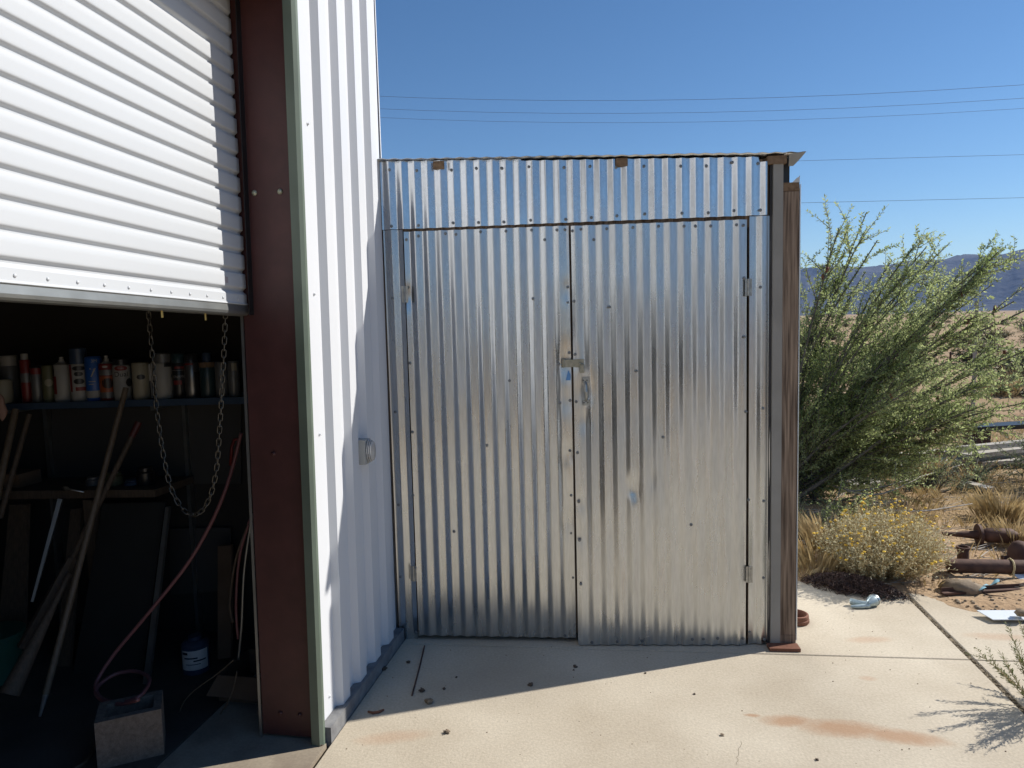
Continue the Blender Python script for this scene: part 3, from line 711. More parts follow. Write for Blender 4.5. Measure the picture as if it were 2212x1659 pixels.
can(302, 31, 783, 'beige can with a dark blot printed on its front', 'beige', bands=[(808, 819, 'black', -.5, .5, ell)])
can(325, 17, 786, 'narrow white can with a black foot behind the hanging chain', 'paper', bands=[(822, 858, 'black', *F2, None)], dy=.08)
can(350, 36, 763, 'tall white can with grey cap right of the chain', 'paper', 'grey', capv=783, bands=[(784, 792, 'black', .1, 1.4, None), (804, 820, 'bluedark', .8, 1.5, ell)])
can(384, 27, 764, 'black enamel can with small white word and red label', 'black', 'teal', capv=784, bands=[(791, 796, 'red', -.6, 1.3, None), (821, 830, 'red', -.9, .3, None), (799, 799.8, 'paper', -1.2, 1.2, None)], texts=[('ENAMEL', 813, .017, 'paper', .1)])
can(412, 28, 765, 'silver can with black cap and thin red rim label', 'silver', 'black', capv=783, bands=[(784, 788, 'red', -1.4, .2, None), (803, 858, 'black', .3, 1.5, None)])
can(446, 31, 762, 'dark teal can with an orange brown band under blue cap', 'teal', 'navy', capv=781, capw=.6, bands=[(782, 793, 'cardboard', *F2, None)])
can(477, 25, 781, 'dull grey can behind the right strand of chain', 'grey')
can(503, 22, 780, 'rightmost grey can on the shelf beside the door jamb', 'grey', bands=[(784, 800, 'beige', -.3, .6, None)])

# pale board and dark leaning sheet
def pxquad(pts, Y0, Y1=None, th=.015):
    """board through four pixel corners: top ones at depth Y1, bottom ones at Y0 (it leans)"""
    Y1 = Y0 if Y1 is None else Y1; P = [at_y(*pts[0], Y1), at_y(*pts[1], Y1), at_y(*pts[2], Y0), at_y(*pts[3], Y0)]
    b = MB(); b.v = [tuple(p) for p in P]+[(p.x, p.y+th, p.z) for p in P]
    b.f = [(3,2,1,0), (4,5,6,7), (0,1,5,4), (1,2,6,5), (2,3,7,6), (3,0,4,7)]; return b
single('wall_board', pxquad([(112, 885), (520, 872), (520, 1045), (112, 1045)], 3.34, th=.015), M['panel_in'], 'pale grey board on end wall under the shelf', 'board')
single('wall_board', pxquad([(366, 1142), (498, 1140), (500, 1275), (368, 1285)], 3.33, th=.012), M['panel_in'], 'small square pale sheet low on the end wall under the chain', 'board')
single('leaning_sheet', pxquad([(222, 1088), (356, 1085), (295, 1545), (140, 1555)], 2.80, 3.05), mat('dark_sheet_paint', (.018,.018,.016), .7), 'dark flat sheet leaning on the end wall behind the hose', 'sheet')
wb = thing('workbench', 'low dark bench against the end wall holding loose tools', 'workbench', (-2.7, 3.1, 0))
part('bench_top', pxquad([(-200, 1062), (335, 1058), (335, 1074), (-200, 1082)], 3.0, th=.3), M['handleold'], wb)
for u in (-60, 190):
    p = at_y(u, 1080, 3.03); part('leg', MB().beam((p.x, 3.05, 0), (p.x, 3.05, p.z), .05, .05), M['handleold'], wb)
def pole(name, label, cat, segs, parts_):
    """segs: list of (u, v, Y)"""
    pts = [at_y(*s) for s in segs]; t = thing(name, label, cat, (pts[-1].x, pts[-1].y, min(pts[-1].z, pts[0].z)))
    for (pn, i0, i1, r0, r1, mk, n) in parts_:
        a = pts[0].lerp(pts[-1], i0); b_ = pts[0].lerp(pts[-1], i1)
        part(pn, MB().tube([a.lerp(b_, k/4) for k in range(5)], [r0+(r1-r0)*k/4 for k in range(5)], n), M[mk], t, 'auto')
    return t
pole('long_tool', 'long pale wooden tool handle leaning in front of the dark sheet', 'tool', [(272, 838, 3.0), (86, 1548, 2.45)], [('handle', 0, .94, .0125, .014, 'handle', 10), ('ferrule', .94, 1, .012, .005, 'galvdark', 8)])
pole('long_tool', 'long tool with dark red grip leaning behind the pale handle', 'tool', [(300, 912, 3.0), (60, 1400, 2.6)], [('grip', 0, .07, .016, .015, 'grip', 10), ('handle', .07, .66, .013, .013, 'handleold', 10), ('head', .62, 1, .02, .045, 'handleold', 6)])
pole('long_tool', 'thick brown handle at left frame edge below the shelf end', 'tool', [(34, 885, 3.0), (-30, 1180, 2.7)], [('handle', 0, 1, .016, .015, 'handle', 10)])
pole('long_tool', 'thin dim brown handle left of the shelf bracket', 'tool', [(63, 895, 3.0), (0, 1120, 2.8)], [('handle', 0, 1, .012, .012, 'handleold', 10)])
pole('metal_bar', 'flat grey metal bar standing against the bench', 'metal bar', [(131, 1078, 2.95), (70, 1300, 2.8)], [('shaft', 0, 1, .014, .008, 'galvdark', 4)])
pole('long_tool', 'dark handled broom leaning at lower left', 'broom', [(150, 1240, 2.7), (20, 1500, 2.4)], [('handle', 0, .3, .013, .013, 'handleold', 10), ('bristles', .3, 1, .015, .04, 'handleold', 10)])
p0 = at_y(137, 1054, 2.98); p1 = at_y(181, 1063, 2.98)
single('wrench', MB().tube([p0, p0.lerp(p1, .15), p0.lerp(p1, .3), p1], [.010, .011, .004, .004], 8), M['steel'], 'shiny steel wrench lying on the dark bench', 'wrench', smooth=True)
p0 = at_y(512, 945, 2.9)
cl = [at_y(u, v, 2.9) for u, v in ((516, 948), (506, 950), (501, 965), (498, 1005))]
single('clamp', MB().tube(cl, .007, 6), M['red'], 'red clamp handle hanging by the door guide', 'clamp', smooth=True)
pk = at_y(2, 880, 2.9); single('rag', MB().lump(pk, .05, 4, (.6, .3, 1.1), 8), mat('pink_rag', (.30,.18,.14), .9), 'pinkish rag hanging at the left end of the shelf', 'rag', smooth=True)
for i_, (q, Y0_, Y1_, mk, lab) in enumerate((
    ([(20, 1090), (60, 1090), (50, 1420), (-10, 1420)], 2.95, 3.1, 'handleold', 'dark plank leaning below the bench at far left'),
    ([(152, 1100), (176, 1098), (150, 1440), (120, 1440)], 2.9, 3.1, 'handleold', 'narrow dark board leaning between the tools'),
    ([(300, 1092), (352, 1090), (338, 1330), (290, 1335)], 3.02, 3.15, 'panel_in', 'greyish board behind the dark leaning sheet'),
    ([(357, 1096), (365, 1096), (318, 1500), (305, 1500)], 2.78, 3.0, 'galvdark', 'thin steel strip leaning at the edge of the dark sheet'),
    ([(470, 1180), (500, 1178), (498, 1420), (470, 1425)], 3.0, 3.2, 'cardboard', 'brown board standing behind the hanging cords'))):
    single('leaning_board', pxquad(q, Y0_, Y1_, .018), M[mk], lab, 'board')
for (u0, u1, v0, v1, mk, lab, nm) in ((190, 215, 1030, 1060, 'grey', 'small grey tin on the dark bench', 'tin'), (232, 262, 1020, 1058, 'olive', 'olive jar behind the crossing tool handles', 'jar'), (272, 300, 1036, 1058, 'bluedark', 'low blue tin at the right end of the bench', 'tin'), (20, 60, 1020, 1060, 'cardboard', 'brown carton at the left end of the bench', 'carton'), (300, 330, 1010, 1060, 'black', 'black bottle under the shelf near the chain', 'bottle')):
    a_ = at_y(u0, v1, 3.12); b2 = at_y(u1, v0, 3.12); rr2 = (b2.x-a_.x)/2
    single(nm, MB().lathe([(rr2*.96, 0), (rr2, .004), (rr2, (b2.z-a_.z)*.8), (rr2*.8, (b2.z-a_.z)*.86), (rr2*.8, b2.z-a_.z)], ((a_.x+b2.x)/2, 3.12, a_.z), 14) if nm != 'carton' else MB().box((a_.x, 3.06, a_.z), (b2.x, 3.2, b2.z)), M[mk], lab, nm, smooth='auto')
# hose
def smooth_path(P, sub=6):
    out = []
    for i in range(len(P)-1):
        p0 = P[max(i-1, 0)]; p1 = P[i]; p2 = P[i+1]; p3 = P[min(i+2, len(P)-1)]
        for k in range(sub):
            t = k/sub; out.append(.5*((2*p1)+(p2-p0)*t+(2*p0-5*p1+4*p2-p3)*t*t+(3*p1-p0-3*p2+p3)*t**3))
    return out+[P[-1]]
hp = [(521, 935, 2.75), (505, 1000, 2.75), (483, 1069, 2.72), (451, 1140, 2.70), (402, 1222, 2.66), (320, 1325, 2.6), (249, 1410, 2.55), (213, 1464, 2.5), (207, 1488, 2.45), (221, 1510, 2.41), (262, 1517, 2.36), (300, 1505, 2.37), (321, 1478, 2.45), (318, 1460, 2.52), (290, 1450, 2.56), (250, 1456, 2.54), (216, 1478, 2.48), (207, 1497, 2.43), (225, 1514, 2.37), (262, 1521, 2.33), (299, 1511, 2.30)]
hp = smooth_path([at_y(*q) for q in hp])
single('hose', MB().tube(hp, .0078, 10), M['hose'], 'faded red rubber hose curling down to a loop above the concrete block', 'hose', smooth=True)
# concrete block
bk = thing('concrete_block', 'hollow grey concrete block standing in the doorway shade', 'concrete block', (-1.85, 2.30, 0))
A_ = gp(211, 1664); B_ = gp(355, 1629); ex = (B_-A_).normalized(); ey = Vector((-ex.y, ex.x, 0)); W_ = (B_-A_).length
Mb = Matrix((ex, ey, Vector((0,0,1)))).transposed().to_4x4(); Mb.translation = (A_+B_)/2+ey*.08
b = MB(); w2, d2, hh = W_/2, .08, .18; wl = .028
b.box((-w2, -d2, 0), (w2, -d2+wl, hh), Mb); b.box((-w2, d2-wl, 0), (w2, d2, hh), Mb); b.box((-w2, -d2+wl, 0), (-w2+wl, d2-wl, hh), Mb); b.box((w2-wl, -d2+wl, 0), (w2, d2-wl, hh), Mb)
part('block_shell', b, M['block'], bk)
# canister, box, cords, bin
c0 = at_y(425, 1440, 2.95)
cn = thing('canister', 'dark blue canister with a white paper label on the floor', 'canister', (c0.x, 2.95, 0))
rC = .062; hC = at_y(425, 1390, 2.9).z
part('canister_body', MB().lathe([(rC, 0), (rC, hC-.06), (rC*.97, hC-.055), (rC, hC-.05), (rC, hC-.02), (rC*.8, hC-.006), (.03, hC), (.03, hC+.015)], (c0.x, 2.95, 0), 20), M['navy'], cn, 'auto')
th = math.atan2(-c0.x, 2.95)
part('paper_label', band(c0.x, 2.95, rC+.001, at_y(425, 1447, 2.9).z, at_y(425, 1406, 2.9).z, -1.2+th, .9+th), mat('paper_tag', (.55,.55,.53), .7), cn)
for (v0, v1, a0, a1) in ((1409, 1414, -1.1, -.6), (1420, 1423, -.9, .1), (1426, 1429, -.2, .7), (1434, 1435.5, -.8, .3)): part('printed_line', band(c0.x, 2.95, rC+.0016, at_y(425, v1, 2.9).z, at_y(425, v0, 2.9).z, a0+th, a1+th), M['black'], cn)
cb = thing('cardboard_box', 'worn cardboard box on the floor beside the door guide', 'box', (-1.62, 2.80, 0))
q0 = at_y(492, 1440, 2.78); zc = q0.z
b = MB().box((q0.x, 2.70, 0), (-1.50, 2.705, zc)); b.box((q0.x, 2.95, 0), (-1.50, 2.955, zc)); b.box((q0.x, 2.705, 0), (q0.x+.005, 2.95, zc)); b.box((-1.505, 2.705, 0), (-1.50, 2.95, zc)); part('carton', b, M['cardboard'], cb)
part('flap', MB().quad((q0.x, 2.70, zc), (-1.50, 2.70, zc), (-1.52, 2.64, zc-.07), (q0.x-.02, 2.64, zc-.06)), M['cardboard'], cb)
for k, (us, col_, lab) in enumerate((([(544, 1130), (515, 1210), (503, 1300), (509, 1345)], 'handleold', 'brown rope strand hanging nearest the end wall'), ([(547, 1120), (524, 1200), (516, 1300), (520, 1380)], 'hose', 'reddish cord hanging beside the door guide'), ([(551, 1110), (534, 1230), (528, 1350), (521, 1425)], 'galvdark', 'grey cable hanging nearest the door guide'))):
    P = smooth_path([at_y(u-6, v, 2.72) for u, v in us]); single('hanging_cord', MB().tube(P, .006, 6), M[col_], lab, 'cord', smooth=True)
P = smooth_path([at_y(u, v, 2.6) for u, v in ((505, 1425), (470, 1455), (410, 1500), (388, 1540), (395, 1570), (430, 1575), (470, 1550), (500, 1500), (512, 1450))])
single('wire_loop', MB().tube(P, .0028, 6), M['handle'], 'loose brown wire arcing over the floor by the box', 'wire', smooth=True)
p = at_y(10, 1400, 2.75); gb = MB().lathe([(.10, 0), (.13, p.z+.05), (.138, p.z+.05), (.138, p.z+.07)], (p.x-.07, 2.75, 0), 20)
single('plastic_bin', gb, M['greenp'], 'dark green plastic bin at the lower left edge', 'bin', smooth='auto')
p = gp(60, 1640)
P = smooth_path([gp(u, v, .008) for u, v in ((205, 1612), (190, 1640), (160, 1662), (110, 1690))]); single('floor_hose', MB().tube(P, .008, 8), M['handleold'], 'dull brown hose end on the floor left of the block', 'hose', smooth=True)

# chain: interlocked links, loop hanging behind the raised door
def link_mesh(L, W, r):
    b = MB(); pts = []
    a = L/2-W/2
    for k in range(14):
        t = 2*pi*k/14; x = W/2*cos(t); z = W/2*sin(t)+(a if sin(t) >= 0 else -a); pts.append((x, 0, z))
    return b.tube(pts, r, 5, closed=True).mesh('chain_link', M['chain'], True)
ch = thing('hoist_chain', 'galvanised hoist chain hanging in a loop below the roll up door', 'chain', (-1.80, 2.3, .9))
CY_ = 2.42
cpx = [(318, 640), (322, 690), (328, 760), (336, 860), (346, 940), (358, 1010), (372, 1060), (392, 1096), (412, 1111), (424, 1111), (440, 1098), (456, 1066), (468, 1010), (474, 930), (479, 850), (483, 770), (486, 700), (488, 640)]
cp = smooth_path([at_y(u, v, CY_) for u, v in cpx], 12)
LL, WW, RR_ = .031, .0155, .0022; lm = link_mesh(LL, WW, RR_); step = LL-2*RR_*1.6
acc = 0; pts_l = []; prev = cp[0]; dist = 0; nxt = 0
for q in cp[1:]:
    seg = (q-prev).length
    while nxt <= dist+seg:
        pts_l.append((prev.lerp(q, (nxt-dist)/seg), (q-prev).normalized())); nxt += step
    dist += seg; prev = q
for i, (p, d) in enumerate(pts_l):
    x = d.cross(Vector((0,1,0))).normalized(); y = d.cross(x)
    Mx = Matrix((x, y, d)).transposed().to_4x4() @ Matrix.Rotation((pi/2 if i % 2 else 0)+.6+R.uniform(-.3, .3), 4, 'Z'); Mx.translation = p-Vector(ch.location)
    share('chain_link', lm, ch, Mx)

# ---------------------------------------------------------------- small things on the pad
p0 = gp(917, 1395, .004); p1 = gp(890, 1502, .004)
single('thin_rod', MB().tube([p0, p0.lerp(p1, .5)+Vector((.002,0,0)), p1], .0036, 6), M['rust'], 'thin dark steel rod lying on shaded concrete before the left door', 'rod')
cl_ = [((882,1432),.010,'small dark clod nearest the top of the shaded rod'), ((830,1447),.014,'dark crumb cluster beside the workshop foundation'), ((912,1494),.014,'dark upright scrap right of the rod end'),
       ((959,1489),.008,'tiny brown crumb right of the dark upright scrap'), ((986,1464),.006,'smallest dark crumb in the middle of the shaded concrete'), ((927,1519),.018,'grey flaky clod at the shadow edge below the rod'),
       ((966,1583),.013,'flat grey chip on sunlit concrete below the shadow'), ((1147,1481),.012,'round dark pellet on the shadow edge'), ((1242,1441),.010,'dark pellet below the gap of the doors'), ((1239,1448),.005,'tiny crumb beside the pellet below the door gap'),
       ((1394,1455),.005,'tiny brown crumb in sunlight before the right door'), ((1560,1589),.007,'small pale chip left of the rust stain'), ((694,1610),.008,'dark crumb at the foot of the corner trim'), ((1765,1642),.006,'dark grain low on the sunlit concrete'), ((1500,1500), .005, 'lone grain on bright concrete before the corner post')]
for i, ((u, v), r, lab) in enumerate(cl_):
    p = gp(u, v); single('clod', MB().lump((p.x, p.y, r*.45), r, i+1, (1, .9, .6), 8, .55), M['clod'] if 'pale' not in lab and 'grey' not in lab else M['stone'], lab, 'clod', smooth=False, group='bits of debris on the concrete')
P = [gp(u, v, .005) for u, v in ((795, 1537), (806, 1540), (818, 1538), (829, 1533))]
single('twig', MB().tube(P, [.004, .006, .006, .004], 6), M['rustred'], 'short reddish brown twig on concrete by the workshop corner', 'twig')
grit = MB()
for k in range(220):
    x = R.uniform(-1.1, 2.2); y = R.uniform(1.9, 4.1)
    r = R.choice([.0012, .0016, .002, .003]); grit.lump((x, y, r*.4), r, k, n=4)
single('grit', grit, M['stone'], 'loose grit scattered over the concrete pad', None, kind='stuff')
ck = MB()   # hairline crack, a thin recessed-looking strip of dirt
def crack(pts, w_):
    for (a, b_) in zip(pts, pts[1:]):
        a = Vector(a); b_ = Vector(b_); d = (b_-a); n = Vector((-d.y, d.x, 0)).normalized()*w_
        ck.quad(a-n, a+n, b_+n, b_-n)
def wander(u0, v0, u1, v1, n, amp):
    A = gp(u0, v0, .0012); B = gp(u1, v1, .0012); return [A.lerp(B, k/n)+Vector((R.uniform(-amp, amp), R.uniform(-amp, amp), 0)) for k in range(n+1)]
crack(wander(1600, 1600, 1590, 1650, 14, .005), .0005)
part('crack', ck, M['joint'], pad, kind='stuff')

# ---------------------------------------------------------------- beyond the pad: scrap
c = gp(1862, 1302)
nz_ = thing('spray_nozzle', 'pale zinc garden spray nozzle lying by the brown litter heap', 'spray nozzle', (c.x, c.y, 0))
a = gp(1836, 1299, .022); b_ = gp(1874, 1305, .022); e_ = gp(1885, 1298, .03)
part('barrel', MB().tube([a, a.lerp(b_, .1), a.lerp(b_, .6), b_], [.016, .018, .014, .016], 12), M['nozzle'], nz_, 'auto')
a2 = gp(1838, 1310, .012); part('grip', MB().tube([a2, a2.lerp(gp(1876, 1310, .014), .5), gp(1878, 1308, .016)], [.007, .012, .012], 10), M['nozzle'], nz_, 'auto')
d_ = (e_-b_).normalized(); part('spray_head', MB().tube([b_, b_.lerp(e_, .5), e_, e_+d_*.02, e_+d_*.03], [.015, .024, .031, .031, .027], 14), M['nozzle'], nz_, 'auto')
part('head_ring', MB().tube([e_+d_*.012, e_+d_*.02], .0335, 14), M['steel'], nz_, 'auto')
# aluminium sheet with stone
P = [gp(2110, 1318, .03), gp(2350, 1318, .03), gp(2330, 1338, .022), gp(2145, 1338, .022)]
b = MB(); b.v = [tuple(p) for p in P]+[(p.x, p.y, p.z-.004) for p in P]; b.f = [(3,2,1,0), (4,5,6,7), (0,1,5,4), (1,2,6,5), (2,3,7,6), (3,0,4,7)]
single('metal_sheet', b, M['sheet'], 'flat pale aluminium sheet at the far edge of the concrete', 'metal sheet')
p = gp(2206, 1324, .05); single('stone', MB().lump(p, .03, 3), M['stone'], 'small brown stone holding down the aluminium sheet', 'stone', smooth=True)
# rusty pipe and stub
def gY(u, v, z): return gp(u, v, z)
a = gp(2048, 1222, .09); b_ = gp(2380, 1228, .09)
pp = thing('steel_pipe', 'thick rusted pipe lying behind the flowering bush with rope round it', 'pipe', (a.x, a.y, .03))
rr = .042
part('pipe_barrel', MB().tube([a, a.lerp(b_, .02), a.lerp(b_, .5), b_], [rr*.93, rr, rr, rr], 18), M['rust'], pp, 'auto')
s_ = gp(2097, 1205, .12); part('pipe_stub', MB().lathe([(.032, -.03), (.032, .045), (.039, .047), (.039, .058), (.030, .058), (.028, .03)], (s_.x, s_.y+.10, s_.z-.02), 16), M['rust'], pp, 'auto')
q = a.lerp(b_, .41); ax = (b_-a).normalized(); ring = []
for k in range(14):
    t = 2*pi*k/14; ring.append(q+Vector((0, cos(t)*(rr+.005), sin(t)*(rr+.005)))+ax*.004*sin(t))
rp = MB().tube(ring, .0055, 6, closed=True); rp.tube(smooth_path([q+Vector((0, -rr, -.02)), q+Vector((-.005, -rr-.02, -.07)), q+Vector((.01, -rr-.03, -.085))]), .005, 6); rp.tube(smooth_path([q+Vector((0, -rr, -.03)), q+Vector((-.04, -rr-.04, -.082)), q+Vector((-.07, -rr-.07, -.083))]), .003, 6)
single('rope', rp, M['rope'], 'pale rope tied round the rusted pipe', 'rope', smooth=True)
# driveshaft
a = gp(2036, 1153, .07); b_ = gp(2420, 1165, .08)
ds = thing('drive_shaft', 'rusted tapered shaft with a flange lying behind the pipe', 'drive shaft', (a.x, a.y, .03))
f_ = lambda t: a.lerp(b_, t)
part('shaft_body', MB().tube([f_(0), f_(.09), f_(.18), f_(.21), f_(.24)], [.011, .018, .028, .032, .034], 14), M['rust'], ds, 'auto')
part('flange', MB().tube([f_(.205), f_(.222)], [.075, .072], 18), M['rust'], ds, 'auto')
part('yoke', MB().tube([f_(.24), f_(.26), f_(.40), f_(.43)], [.035, .05, .05, .03], 14), M['rust'], ds, 'auto')
part('tail_shaft', MB().tube([f_(.43), f_(1)], [.018, .018], 12), M['rust'], ds, 'auto')
p = gp(2200, 1200, .08); single('gear_housing', MB().tube([p+Vector((-.01,0,-.08)), p+Vector((0,0,.03)), p+Vector((.01,0,.07)), p+Vector((.012,0,.09))], [.06, .058, .045, .02], 14).tube([p+Vector((-.09,0,-.03)), p+Vector((.05,0,-.02))], .025, 10), M['rust'], 'dark rusted gear housing behind the pipe at the right edge', 'gear housing', smooth='auto')
p = gp(2075, 1268, .035); single('stone', MB().lump((p.x, p.y, .035), .075, 9, (1.5, .8, .6), 10, .3), M['stone'], 'long mossy brown stone under the rusted pipe', 'stone', smooth=True)
a = gp(2035, 1282, .02); b_ = gp(2400, 1262, .02); single('iron_angle', MB().beam(a, b_, .03, .012).beam(a+Vector((0,.015,.012)), b_+Vector((0,.015,.012)), .004, .03), M['rust'], 'rusted iron angle lying on dirt in front of the pipe', 'iron bar')
b = MB().grid(lambda u, v: gp(2115+44*u, 1268-20*u+8*v, .03+.012*sin(u*9)+.01*v), 8, 3); single('cloth_scrap', b, M['tarp'], 'faded blue cloth scrap caught under the pipe', 'cloth', smooth=True)
P = [gp(2188, 1240, .06), gp(2330, 1240, .06), gp(2330, 1262, .04), gp(2212, 1258, .03)]; b = MB(); b.quad(*P); b.quad(*[p-Vector((0,0,.003)) for p in P[::-1]]); single('metal_offcut', b, M['sheet'], 'pale metal offcut half hidden under the pipe', 'metal offcut')
P = smooth_path([gp(u, v, .01) for u, v in ((2148, 1297), (2165, 1304), (2180, 1312))]); single('red_stick', MB().tube(P, .005, 6), M['orange'], 'short orange red stick on the dirt near the sheet', 'stick')
single('wire_strand', MB().tube(smooth_path([gp(u, v, .015) for u, v in ((2110, 1272), (2135, 1285), (2170, 1290), (2230, 1310))]), .004, 5), M['rust'], 'dark wire curving over dirt toward the aluminium sheet', 'wire')

# plank stack
def plank(u0, v0, u1, v1, z, w_, t, mk, lab, i):
    a = gp(u0, v0, z); b_ = gp(u1, v1, z); bb = MB().beam(a, b_, w_, t)
    bb.v = [(x+R.uniform(-.004,.004), y+R.uniform(-.004,.004), zz+R.uniform(-.004,.004)) for x, y, zz in bb.v]
    single('plank', bb, M[mk], lab, 'plank', group='weathered planks behind the big shrub')
PK = [(1905,1012,2190,985,.05,.16,.04,'lowest wide plank of the pile, nearest the shed'), (1985,1002,2240,972,.10,.14,.04,'pale plank crossing the middle of the pile'), (1930,985,2130,968,.09,.15,.035,'upper left plank lying flat under the shrub'),
      (2080,985,2330,955,.15,.14,.04,'upper plank reaching the right frame edge'), (2110,1000,2360,985,.06,.14,.04,'low plank at the right edge of the pile'), (2050,972,2300,948,.20,.09,.05,'narrow top plank of the pile'), (1790,1010,1850,1040,.05,.08,.03,'short split board propped by the shrub foot'),
      (1865,1092,1950,1084,.03,.10,.03,'lone grey board on dirt above the flowering bush'), (2085,1045,2140,1058,.04,.10,.04,'short block of wood right of the lone board'), (1830,1050,1890,1042,.06,.2,.05,'wide grey board end under the low branches')]
for i, q in enumerate(PK): plank(*q[:7], 'woodold', q[7], i)
a = gp(2090, 925, .30); b_ = gp(2420, 905, .32); bt = thing('long_beam', 'long black flat topped beam on blocks beyond the planks', 'beam', (a.x, a.y, 0))
part('beam_body', MB().beam(a, b_, .22, .05), M['blackp'], bt)
for t in (.06, .5, .95): c = a.lerp(b_, t); part('support_block', MB().box((c.x-.1, c.y-.1, 0), (c.x+.1, c.y+.1, c.z-.026)), M['rust'], bt)
# fence posts
def post(u, vb, vt, r, mk, lab, grp='fence posts in the desert'):
    p = gp(u, vb); t = at_y(u, vt, p.y)
    o = thing('fence_post', lab, 'fence post', (p.x, p.y, 0), group=grp)
    part('post_shaft', MB().tube([(p.x, p.y, -.05), (p.x, p.y, t.z*.5), (p.x+.01, p.y, t.z)], [r, r*.95, r*.9], 8), M[mk], o, 'auto')
    part('post_cap', MB().lathe([(r*1.05, 0), (r*1.05, .02), (r*.6, .035)], (p.x+.01, p.y, t.z), 8), M[mk], o, 'auto')
post(2101, 910, 655, .028, 'stick', 'tall pale grey fence post right of the shrub'); post(2048, 905, 765, .017, 'rust', 'thin dark steel post seen through the shrub')
post(1948, 900, 770, .02, 'stick', 'short grey post deep behind the shrub leaves')

# ---------------------------------------------------------------- plants
LEAF = MB
def add_leaf(b, p, d, n, L, W):
    """folded rhombic leaf"""
    s_ = d.cross(n)
    if s_.length < 1e-3: return
    s_.normalize(); n2 = s_.cross(d); k = len(b.v)
    q = p+d*(L*.5)
    b.v += [tuple(p), tuple(q+s_*(W/2)-n2*0), tuple(p+d*L-n2*(-.08*L)), tuple(q-s_*(W/2))]; b.f.append((k, k+1, k+2, k+3))
def rv(s=1):
    return Vector((R.gauss(0, 1), R.gauss(0, 1), R.gauss(0, 1)))*s
def branch(p, d, L, r, nseg, curve, wob, wood, sides=5):
    pts = [p.copy()]; q = p.copy(); dd = d.copy()
    for k in range(nseg):
        dd = (dd+curve/nseg+rv(wob)).normalized(); q = q+dd*(L/nseg); pts.append(q.copy())
    wood.tube(pts, [r*(1-.8*k/nseg) for k in range(nseg+1)], sides, cap=False)
    return pts
def leafy(pts, leaves, start, dens, L, W, spread=.9):
    for k in range(1, len(pts)):
        a, b_ = pts[k-1], pts[k]; d = (b_-a); sl_ = d.length; d.normalize()
        if k/len(pts) < start: continue
        n = max(1, int(sl_*dens+R.random()))
        for j in range(n):
            p = a.lerp(b_, (j+R.random())/n); s_ = rv().cross(d)
            if s_.length < .01: continue
            s_.normalize(); ld_ = (d*.6+s_*spread+Vector((0,0,.05))).normalized(); z = R.uniform(.65, 1.25)
            add_leaf(leaves, p, ld_, rv().normalized(), L*z, W*z)
def shrub(name, label, cat, base, stems, leafm, leafL, leafW, dens, sub=9, group=None, pods=True, seed=1, sublen=.55):
    R.seed(seed); t = thing(name, label, cat, base, group=group); wood = MB(); leaves = MB(); podb = MB(); B = Vector(base)
    for (az, el, L) in stems:
        d = Vector((sin(az)*cos(el), cos(az)*cos(el), sin(el)))
        off = Vector((R.uniform(-.12, .12), R.uniform(-.12, .12), 0))
        pts = branch(B+off, d, L, (.015+.006*R.random())*(1 if L > 1 else .6), 9, Vector((.34, 0, -.16+.30*(el < .6))), .045, wood)
        leafy(pts, leaves, .25, dens*.9, leafL, leafW)
        for k in range(sub):
            t_ = R.uniform(.10, .97); i = int(t_*9); a = pts[i].lerp(pts[min(i+1, 9)], t_*9-i); dd = (pts[min(i+1, 9)]-pts[i]).normalized() if i < 9 else d
            sd_ = (dd+rv(.42)).normalized(); LL_ = sublen*R.uniform(.45, 1.2)*(1.15-t_*.6)
            sp = branch(a, sd_, LL_, .005, 5, Vector((0, 0, -.15)), .07, wood, 3)
            leafy(sp, leaves, .1, dens, leafL, leafW)
            for m_ in range(2):
                if LL_ > .2:
                    j = R.randint(1, 4); s3 = branch(sp[j], (dd+rv(.55)).normalized(), LL_*.55, .003, 3, Vector((0, 0, -.1)), .08, wood, 3); leafy(s3, leaves, 0, dens, leafL, leafW)
            if pods and R.random() < .05: podb.lump(a+rv(.02), .015, k, (1, 1, 1.6), 5)
    part('stems', wood, M['bark'], t, True); part('foliage', leaves, M[leafm], t)
    if pods: part('dry_pods', podb, M['rustred'], t, kind='stuff')
    return t, len(leaves.f)
rs_ = random.Random(5)
stems = []
B0 = Vector((1.22, 6.35, 0))
SCL = 1.10
def fan(n, el0, el1, L0, L1, az0=40, az1=140):
    for k in range(n):
        el = radians(rs_.uniform(el0, el1)); az = radians(rs_.uniform(az0, az1)); stems.append((az, el, rs_.uniform(L0, L1)*SCL))
fan(8, 72, 90, 1.75, 2.25, 40, 130); fan(12, 60, 76, 2.0, 2.5, 50, 120); fan(12, 46, 62, 2.1, 2.6, 60, 112); fan(9, 34, 48, 1.5, 2.2, 65, 108); fan(7, 22, 34, 1.0, 1.7, 65, 105)
fan(7, 40, 85, 1.0, 1.7, 20, 150)
SCL = 1
t, nl = shrub('large_shrub', 'large green leafy desert shrub leaning right beside the shed', 'shrub', (B0.x, B0.y, 0), stems, 'leaf', .029, .0105, 145, sub=18, seed=11)
print('leaves', nl)
stems = []; fan(16, 25, 80, .8, 1.5, -180, 180)
shrub('desert_shrub', 'grey green shrub at the right edge beyond the posts', 'shrub', (6.6, 11.6, 0), stems, 'leafgrey', .035, .014, 60, sub=8, pods=False, seed=12)
stems = []; fan(10, 12, 60, .5, 1.0, 160, 300)
shrub('desert_shrub', 'loose grey green shrub overhanging the planks at the right edge', 'shrub', (4.15, 7.2, 0), stems, 'leafgrey', .026, .011, 70, sub=9, pods=False, seed=13)
